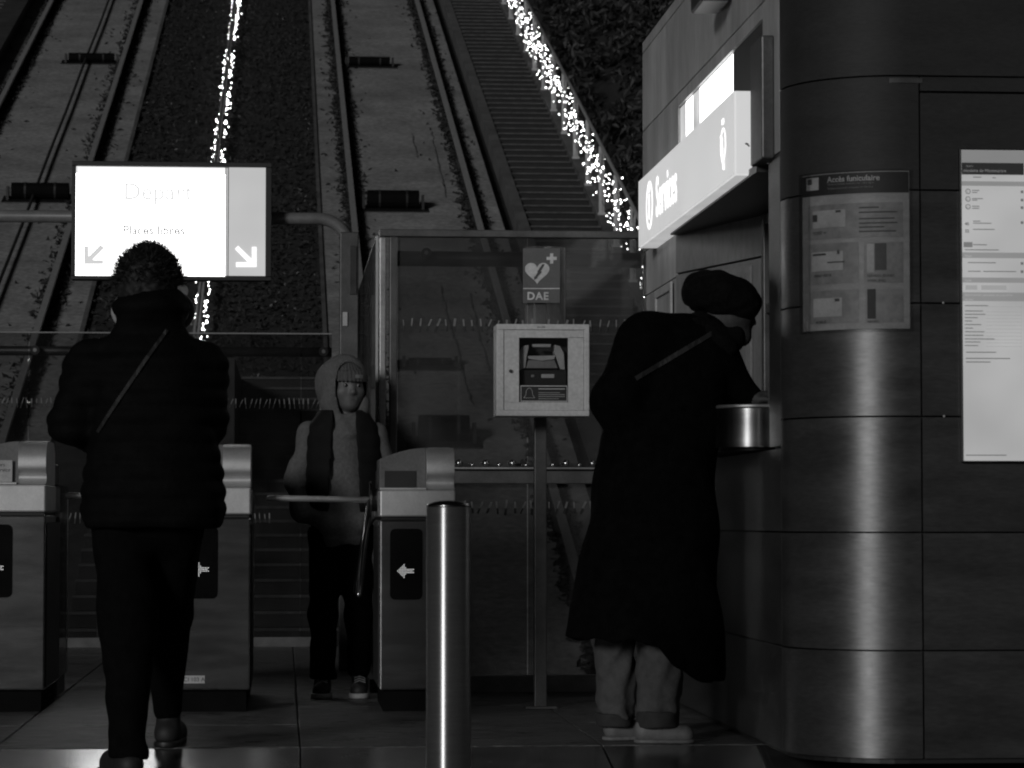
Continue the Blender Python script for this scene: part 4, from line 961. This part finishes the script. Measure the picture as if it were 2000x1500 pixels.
tf.build('curls', 'hair', hA, local=True, recalc=False, kind='stuff')
gl_ = MB().tube([(.100, .0, 1.672), (.142, .110, 1.676)], .0045, 6).build('glasses', 'frame_metal', A, local=True)
MB().prism([(.034 * math.cos(w) * .95, .026 * math.sin(w)) for w in np.linspace(0, 6.28, 19)[:-1]], lambda a, b: (.122 + a * .75, .118 - a * .3, 1.648 + b), lambda a, b: (.122 + a * .75, .121 - a * .3, 1.648 + b)).build('lens', 'lens', gl_, local=True)
MB().prism([(.034 * math.cos(w) * .95, .026 * math.sin(w)) for w in np.linspace(0, 6.28, 19)[:-1]], lambda a, b: (.045 + a * .9, .145, 1.648 + b), lambda a, b: (.045 + a * .9, .148, 1.648 + b)).build('lens', 'lens', gl_, local=True)
MB().tube([(-.072, .0, 1.672), (.0, .145, 1.668), (.145, .108, 1.676)], .003, 6).build('bridge', 'frame_metal', gl_, local=True)
strap_on('bag_strap', jacketA, line((.035, 1.425), (-.145, 1.155), 16), .006, 'strap', A)
strap_on('bag_strap', jacketA, line((.035, 1.425), (.085, 1.50), 5), .006, 'strap', A)
MB().tube([(.030 + .133 * math.cos(w), .035, 1.572 + .080 * math.sin(w)) for w in np.linspace(-.9, math.pi + .9, 26)], .010, 8).build('hood_rim_light', 'rim_pale', A, local=True, smooth=True)  # pale ring added to imitate screen light along the hood's edge

# ---- person in the long coat, leaning to the counter
B = thing('person', (1.297, 10.1, 0), 'person in long black coat and slouchy hat leaning over the service counter', 'person')
def bodyB(P):
    f = ell(P, (.315, .01, 1.545), (.088, .078, .11), -.45); f = smin(f, cap(P, (.20, .0, 1.43), (.28, .005, 1.52), .058, .055), .03)
    f = smin(f, cap(P, (.392, .01, 1.535), (.402, .01, 1.515), .009, .012), .014); f = smin(f, ell(P, (.358, .01, 1.462), (.036, .042, .034)), .035)
    f = smin(f, cap(P, (.05, 0, .95), (.13, 0, 1.30), .13, .13, .8), .05); f = smin(f, cap(P, (.13, 0, 1.30), (.18, 0, 1.42), .13, .09, .9), .05)
    f = smin(f, cap(P, (.23, .05, 1.40), (.33, .03, 1.27), .05, .042), .03); f = smin(f, cap(P, (.33, .03, 1.27), (.40, .0, 1.236), .04, .028), .02)
    f = np.minimum(f, hand(P, (.405, -.005, 1.236), (1, -.1, -.05), (0, 0, 1), (0, -1, 0)))
    f = smin(f, cap(P, (-.01, -.08, 1.42), (-.115, -.09, 1.22), .05, .042), .03); f = smin(f, cap(P, (-.115, -.09, 1.22), (-.03, .0, 1.08), .04, .03), .02)
    f = np.minimum(f, hand(P, (-.02, .0, 1.06), (.6, .3, -.6), (0, 1, 0), (1, 0, 0)))
    for x0, x1, x2, y_ in ((-.03, -.09, -.105, .10), (.09, .07, .04, -.03)):
        f = smin(f, cap(P, (x0, y_ * .5, .92), (x1, y_, .50), .09, .06), .03); f = smin(f, cap(P, (x1, y_, .5), (x2, y_, .08), .055, .038), .02)
    return f
sculpt('body', bodyB, (-.25, -.25, .02), (.56, .25, 1.70), .010, 'skin_shaded_beard', B)
HEM = ([-.4, -.04, .03, .09, .15, .22, .29, .4], [.372, .376, .345, .290, .245, .212, .232, .235])
def coatB(P):
    f = loft(P, [(.15, -.007, .0, .297, .235), (.37, -.005, .0, .286, .225), (.643, .013, 0, .249, .20), (.827, .034, 0, .230, .185), (1.01, .040, 0, .212, .175), (1.10, .047, 0, .205, .17), (1.22, .08, 0, .195, .165), (1.30, .11, 0, .17, .15)], 2.2)
    f = np.maximum(f, np.interp(P[0], *HEM) + .006 * np.sin(60 * P[0]) - P[2])
    f = smin(f, cap(P, (.07, 0, 1.06), (.13, 0, 1.33), .185, .180, .88), .05); f = smin(f, cap(P, (.11, 0, 1.33), (.20, 0, 1.40), .165, .12, .9), .05)
    f = smin(f, cap(P, (-.005, -.05, 1.452), (.12, -.03, 1.455), .090, .085), .05)
    f = smin(f, cap(P, (-.005, -.06, 1.44), (-.108, -.10, 1.225), .098, .094), .04); f = smin(f, cap(P, (-.108, -.10, 1.225), (-.045, -.06, 1.08), .094, .075), .03)
    f = smin(f, cap(P, (.265, .02, 1.385), (.318, .02, 1.285), .092, .076), .04); f = smin(f, cap(P, (.318, .02, 1.285), (.395, .0, 1.244), .066, .045), .02)
    f = smin(f, cap(P, (.17, .0, 1.46), (.25, .0, 1.485), .085, .075), .03)
    return f - wob(P, .005, 17, .6) - .006 * np.sin(24 * P[0] + 5 * P[1]) * np.clip(1.0 - P[2], 0, .8)
sculpt('long_coat', coatB, (-.42, -.36, .14), (.52, .36, 1.62), .009, 'coat_black', B)
def hatB(P):
    f = ell(P, (.283, .0, 1.612), (.132, .118, .086), -.32); f = smin(f, ell(P, (.205, .0, 1.625), (.065, .085, .066)), .03); f = smin(f, ell(P, (.355, .0, 1.585), (.072, .095, .07), -.5), .03)
    return f - wob(P, .004, 60)
sculpt('slouchy_hat', hatB, (.08, -.17, 1.44), (.50, .17, 1.76), .007, 'wool_black', B)
sculpt('scarf', lambda P: smin(cap(P, (.20, -.01, 1.475), (.31, -.01, 1.465), .078, .058), cap(P, (.17, -.05, 1.47), (.28, -.05, 1.43), .06, .05), .02) - wob(P, .005, 55), (.05, -.18, 1.34), (.42, .14, 1.60), .007, 'wool_black', B)
def legsB(P):
    f = smin(cap(P, (-.088, .10, .60), (-.095, .10, .25), .076, .072), cap(P, (-.095, .10, .25), (-.095, .10, .075), .072, .066), .02)
    g_ = smin(cap(P, (.072, -.03, .60), (.052, -.03, .25), .088, .080), cap(P, (.052, -.03, .25), (.044, -.03, .085), .080, .072), .02)
    return np.maximum(np.minimum(f, g_), .085 - P[2]) - wob(P, .003, 22) - .005 * np.sin(70 * P[0] + 50 * P[1] + 6 * np.sin(9 * P[2])) - .0045 * np.sin(95 * P[2] + 34 * P[0] + 2 * np.sin(30 * P[1])) * np.clip((.24 - P[2]) / .14, 0, 1)
sculpt('trousers', legsB, (-.22, -.18, .05), (.22, .24, .68), .007, 'jeans', B)
sculpt('trouser_cuff', lambda P: np.maximum(cap(P, (.043, -.03, .13), (.040, -.03, .06), .079, .077), np.maximum(.058 - P[2], P[2] - .118)) - wob(P, .002, 50), (-.08, -.16, .03), (.17, .1, .16), .006, 'cuff', B)
sculpt('trouser_cuff', lambda P: np.maximum(cap(P, (-.1, .10, .13), (-.1, .10, .06), .072, .068), np.maximum(.052 - P[2], P[2] - .10)) - wob(P, .002, 50), (-.21, -.02, .03), (.02, .22, .15), .006, 'cuff', B)
for (hx, hy), (tx, ty) in (((-.005, -.035), (.135, -.05)), ((-.105, .10), (.03, .13))):
    sculpt('sneaker', lambda P: np.maximum(shoe(P, (hx, hy, .036), (tx, ty, .030), .055, .038), .010 - P[2]), (hx - .08, hy - .1, 0), (tx + .09, ty + .1, .16), .006, 'sneaker_white', B)
    sculpt('sole', lambda P: np.maximum(cap(P, (hx, hy, .010), (tx, ty, .010), .040, .041), np.maximum(.001 - P[2], P[2] - .016)), (hx - .08, hy - .1, -.008), (tx + .09, ty + .1, .04), .006, 'sneaker_white', B)
strap_on('bag_strap', coatB, line((-.055, 1.30), (.235, 1.47), 18), .0085, 'strap', B, .004)

# ---- child in hoodie and vest behind the turnstile arm
p = at(632, 1363, 12.76)
K = thing('person', (p.x, 12.76, 0), 'child in pale hoodie, ribbed beanie and dark vest standing behind the turnstile arm', 'person')
def turn(P, c, a):
    X, Y, Z = P; x, y = X - c[0], Y - c[1]; return (x * math.cos(a) - y * math.sin(a), x * math.sin(a) + y * math.cos(a), Z - c[2])
HC = (.098, -.005, 1.385)
def headK(P):
    Q = turn(P, HC, -.30)
    f = ell(Q, (0, 0, .02), (.074, .090, .094)); f = smin(f, ell(Q, (0, -.028, -.040), (.056, .060, .056)), .03); f = smin(f, ell(Q, (0, -.058, -.070), (.026, .026, .020)), .022)
    f = smin(f, cap(Q, (0, -.085, .020), (0, -.0995, -.012), .0075, .010), .014); f = smin(f, ell(Q, (0, -.092, -.0155), (.014, .009, .007)), .010)
    for s_ in (-1, 1):
        f = -smin(-f, ell(Q, (s_ * .031, -.098, .018), (.020, .016, .011)), .012) if False else np.maximum(f, -(ell(Q, (s_ * .031, -.101, .020), (.021, .020, .011)) + .0)) ; f = smin(f, ell(Q, (s_ * .042, -.056, -.010), (.020, .018, .018)), .03); f = smin(f, ell(Q, (s_ * .076, .0, .0), (.010, .018, .026)), .008)
    f = smin(f, ell(Q, (0, -.083, -.046), (.024, .011, .0075)), .006); f = np.maximum(f, -ell(Q, (0, -.097, -.0455), (.022, .010, .0016)))
    return smin(f, cap(Q, (0, .015, -.06), (0, .02, -.16), .046, .05), .025)
def bodyK(P):
    f = headK(P)
    f = smin(f, loft(P, [(.70, .075, 0, .07, .05), (.9, .075, 0, .105, .08), (1.18, .084, 0, .10, .075), (1.27, .085, 0, .06, .055)]), .03)
    for sh, el_, ha in (((-.05, 0, 1.18), (-.122, .01, .96), (.0, -.09, .79)), ((.22, 0, 1.18), (.288, .01, .96), (.16, -.09, .79))):
        f = smin(f, cap(P, sh, el_, .034, .030), .02); f = smin(f, cap(P, el_, ha, .030, .024), .02)
    f = np.minimum(f, hand(P, (.0, -.085, .80), (.8, .1, -.3), (0, -1, 0), (.2, 0, 1), .85)); f = np.minimum(f, hand(P, (.16, -.085, .80), (-.8, .1, -.3), (0, -1, 0), (-.2, 0, 1), .85))
    for x0, x1 in ((.02, -.003), (.13, .158)):
        f = smin(f, cap(P, (x0, 0, .66), (x1, .01, .38), .055, .042), .02); f = smin(f, cap(P, (x1, .01, .38), (x1, .01, .07), .042, .032), .02)
    return f
sculpt('body', bodyK, (-.22, -.22, .02), (.36, .16, 1.52), .0065, 'skin', K)
def place(x, y, z):      # head coordinates -> child's local space
    a = .30; return (HC[0] + x * math.cos(a) - y * math.sin(a), HC[1] + x * math.sin(a) + y * math.cos(a), HC[2] + z)
def at_head(x, y, z):
    a = -.30; return (HC[0] + x * math.cos(a) + y * math.sin(a), HC[1] - x * math.sin(a) + y * math.cos(a), HC[2] + z)
for s_ in (-1, 1):
    e = MB().ball(at_head(s_ * .031, -.078, .019), .0115, 12).build('eye', 'eye_white', K, local=True, smooth=True)
    MB().ball(at_head(s_ * .031 + .001, -.0835, .0185), .0078, 10).build('iris', 'eye_dark', e, local=True, smooth=True)
    MB().tube([at_head(s_ * .018, -.090, .036), at_head(s_ * .032, -.089, .041), at_head(s_ * .047, -.078, .037)], [.0012, .0022, .001], 6).build('eyebrow', 'brow', K, local=True, smooth=True)
MB().tube([at_head(-.024, -.080, -.0465), at_head(0, -.0930, -.0445), at_head(.024, -.080, -.0465)], [.0014, .0034, .0014], 6).build('mouth', 'lips', K, local=True, smooth=True)
def beanieK(P):
    Q = turn(P, HC, -.30); f = ell(Q, (0, .002, .038), (.084, .099, .102)); ang = np.arctan2(Q[0], -Q[1])
    f = f - .003 * np.sin(ang * 34); f = np.maximum(f, .042 - Q[2] - .006 * np.cos(ang))
    br = np.maximum(np.abs(ell(Q, (0, .002, .040), (.086, .101, .098))) - .007, np.maximum(.041 - .006 * np.cos(ang) - Q[2], Q[2] - .085)) - .0025 * np.sin(ang * 34)
    return np.minimum(f, br)
bn = sculpt('beanie', beanieK, (-.02, -.14, 1.38), (.22, .13, 1.56), .0045, 'beanie', K)
pv = MB(); N_ = 8
for i in range(N_):
    x0, x1 = .005 + .042 * i / N_, .005 + .042 * (i + 1) / N_; yy = lambda x: -.112 * math.sqrt(max(0, 1 - (x / .093) ** 2))
    pv.add([at_head(x0, yy(x0), .050), at_head(x1, yy(x1), .050), at_head(x1, yy(x1) + .002, .066), at_head(x0, yy(x0) + .002, .066)], [(0, 1, 2, 3)])
pv.build('patch', 'beanie_patch', bn, local=True, recalc=False)
def hoodieK(P):
    f = loft(P, [(.685, .080, 0, .118, .10), (.71, .082, 0, .135, .115), (.80, .082, 0, .142, .12), (.90, .082, 0, .140, .115), (1.07, .084, 0, .142, .108), (1.19, .084, 0, .135, .10), (1.25, .08, 0, .10, .09), (1.28, .083, 0, .08, .08)], 2.2)
    f = smin(f, cap(P, (-.066, 0, 1.19), (-.124, .005, .97), .050, .050), .02); f = smin(f, cap(P, (-.124, .005, .97), (-.095, -.05, .84), .050, .052), .02); f = smin(f, cap(P, (-.095, -.05, .84), (.0, -.10, .785), .052, .045), .02)
    f = smin(f, cap(P, (.238, 0, 1.19), (.292, .005, .97), .050, .050), .02); f = smin(f, cap(P, (.292, .005, .97), (.17, -.10, .785), .050, .045), .02)
    Q = turn(P, (.080, .01, 1.385), -.22)
    h = ell(Q, (0, .012, .020), (.118, .128, .150)); h = smin(h, ell(Q, (0, .03, -.09), (.098, .105, .06)), .04); h = smin(h, cap(Q, (-.070, -.040, -.05), (.000, -.098, -.20), .036, .026), .02); h = smin(h, cap(Q, (.088, -.040, -.05), (.024, -.098, -.20), .034, .026), .02)
    w_ = .073 * np.clip((Q[2] + .165) / .145, 0, 1) ** .8; dome = np.sqrt(np.clip(1 - (np.clip(Q[2] - .03, 0, 1) / .095) ** 2, 0, 1))
    op = np.maximum(np.abs(Q[0] - .016) - w_ * dome, Q[1] + .015)
    cav = ell(Q, (.012, .0, .012), (.094, .112, .128)); h = np.maximum(h, -cav); h = np.maximum(h, -op)
    f = np.minimum(smin(f, h, .012), f)
    f = np.maximum(f, -ell(Q, (.012, -.02, -.06), (.055, .07, .09)))
    f = smin(f, ell(P, (.082, -.085, .80), (.10, .045, .06)), .03)
    return f - wob(P, .006, 24, .4) - .004 * np.sin(46 * P[0] + 9 * P[2]) * np.clip((1.2 - P[2]) / .1, 0, 1)
sculpt('hoodie', hoodieK, (-.22, -.24, .64), (.38, .20, 1.60), .0065, 'hoodie', K)
def vestK(P):
    f = loft(P, [(.835, .088, .0, .160, .132), (.86, .088, .0, .172, .140), (1.07, .088, 0, .170, .132), (1.17, .086, 0, .166, .120), (1.225, .084, 0, .152, .112), (1.262, .084, 0, .130, .104), (1.292, .084, .01, .108, .10)], 2.6)
    inner = loft(P, [(.70, .084, .0, .145, .120), (1.07, .085, 0, .146, .113), (1.32, .084, 0, .10, .085)], 2.2)
    f = np.maximum(f, -inner); gap = np.maximum(np.abs(P[0] - .088) - (.052 + .018 * np.clip((1.25 - P[2]) / .3, 0, 1)), P[1]); f = np.maximum(f, -gap)
    return f - .003 * np.abs(np.sin(math.pi * P[2] / .07))
sculpt('vest', vestK, (-.14, -.2, .78), (.32, .2, 1.32), .007, 'vest', K)
def pantsK(P):
    f = smin(cap(P, (.02, 0, .74), (-.003, .01, .38), .088, .064), cap(P, (-.003, .01, .38), (-.003, .008, .13), .064, .056), .02)
    g_ = smin(cap(P, (.135, 0, .74), (.158, .02, .38), .088, .062), cap(P, (.158, .02, .38), (.160, .02, .13), .062, .054), .02)
    f = smin(f, g_, .02); f = smin(f, cap(P, (-.003, .004, .14), (-.003, .0, .10), .056, .064), .01)
    f = smin(f, cap(P, (.03, 0, .74), (.125, 0, .74), .09, .09), .03)
    return np.maximum(f, np.maximum(.085 - P[2], P[2] - .80)) - wob(P, .004, 34)
sculpt('trousers', pantsK, (-.12, -.14, .06), (.27, .15, .83), .007, 'trouser_black', K)
for x in (-.004, .164):
    q0, q1 = (x, .05, .038), (x - .008, -.10, .034)
    sh_ = sculpt('sneaker', lambda P: np.maximum(shoe(P, q0, q1, .075, .043), .018 - P[2]), (x - .1, -.2, 0), (x + .1, .14, .16), .006, 'sneaker_dark', K)
    sculpt('sole', lambda P: np.maximum(cap(P, q0[:2] + (.012,), q1[:2] + (.012,), .044, .047), np.maximum(.001 - P[2], P[2] - .026)), (x - .1, -.2, -.006), (x + .1, .14, .05), .006, 'white_dull', K)
    for i in range(5):
        y_ = -.065 + i * .019; z_ = .074 + i * .0085; MB().tube([(x - .027, y_ + .006, z_ - .004), (x - .004, y_, z_ + .006), (x + .022, y_ + .006, z_ - .004)], .0028, 5).build('lace', 'white_dull', sh_, local=True)
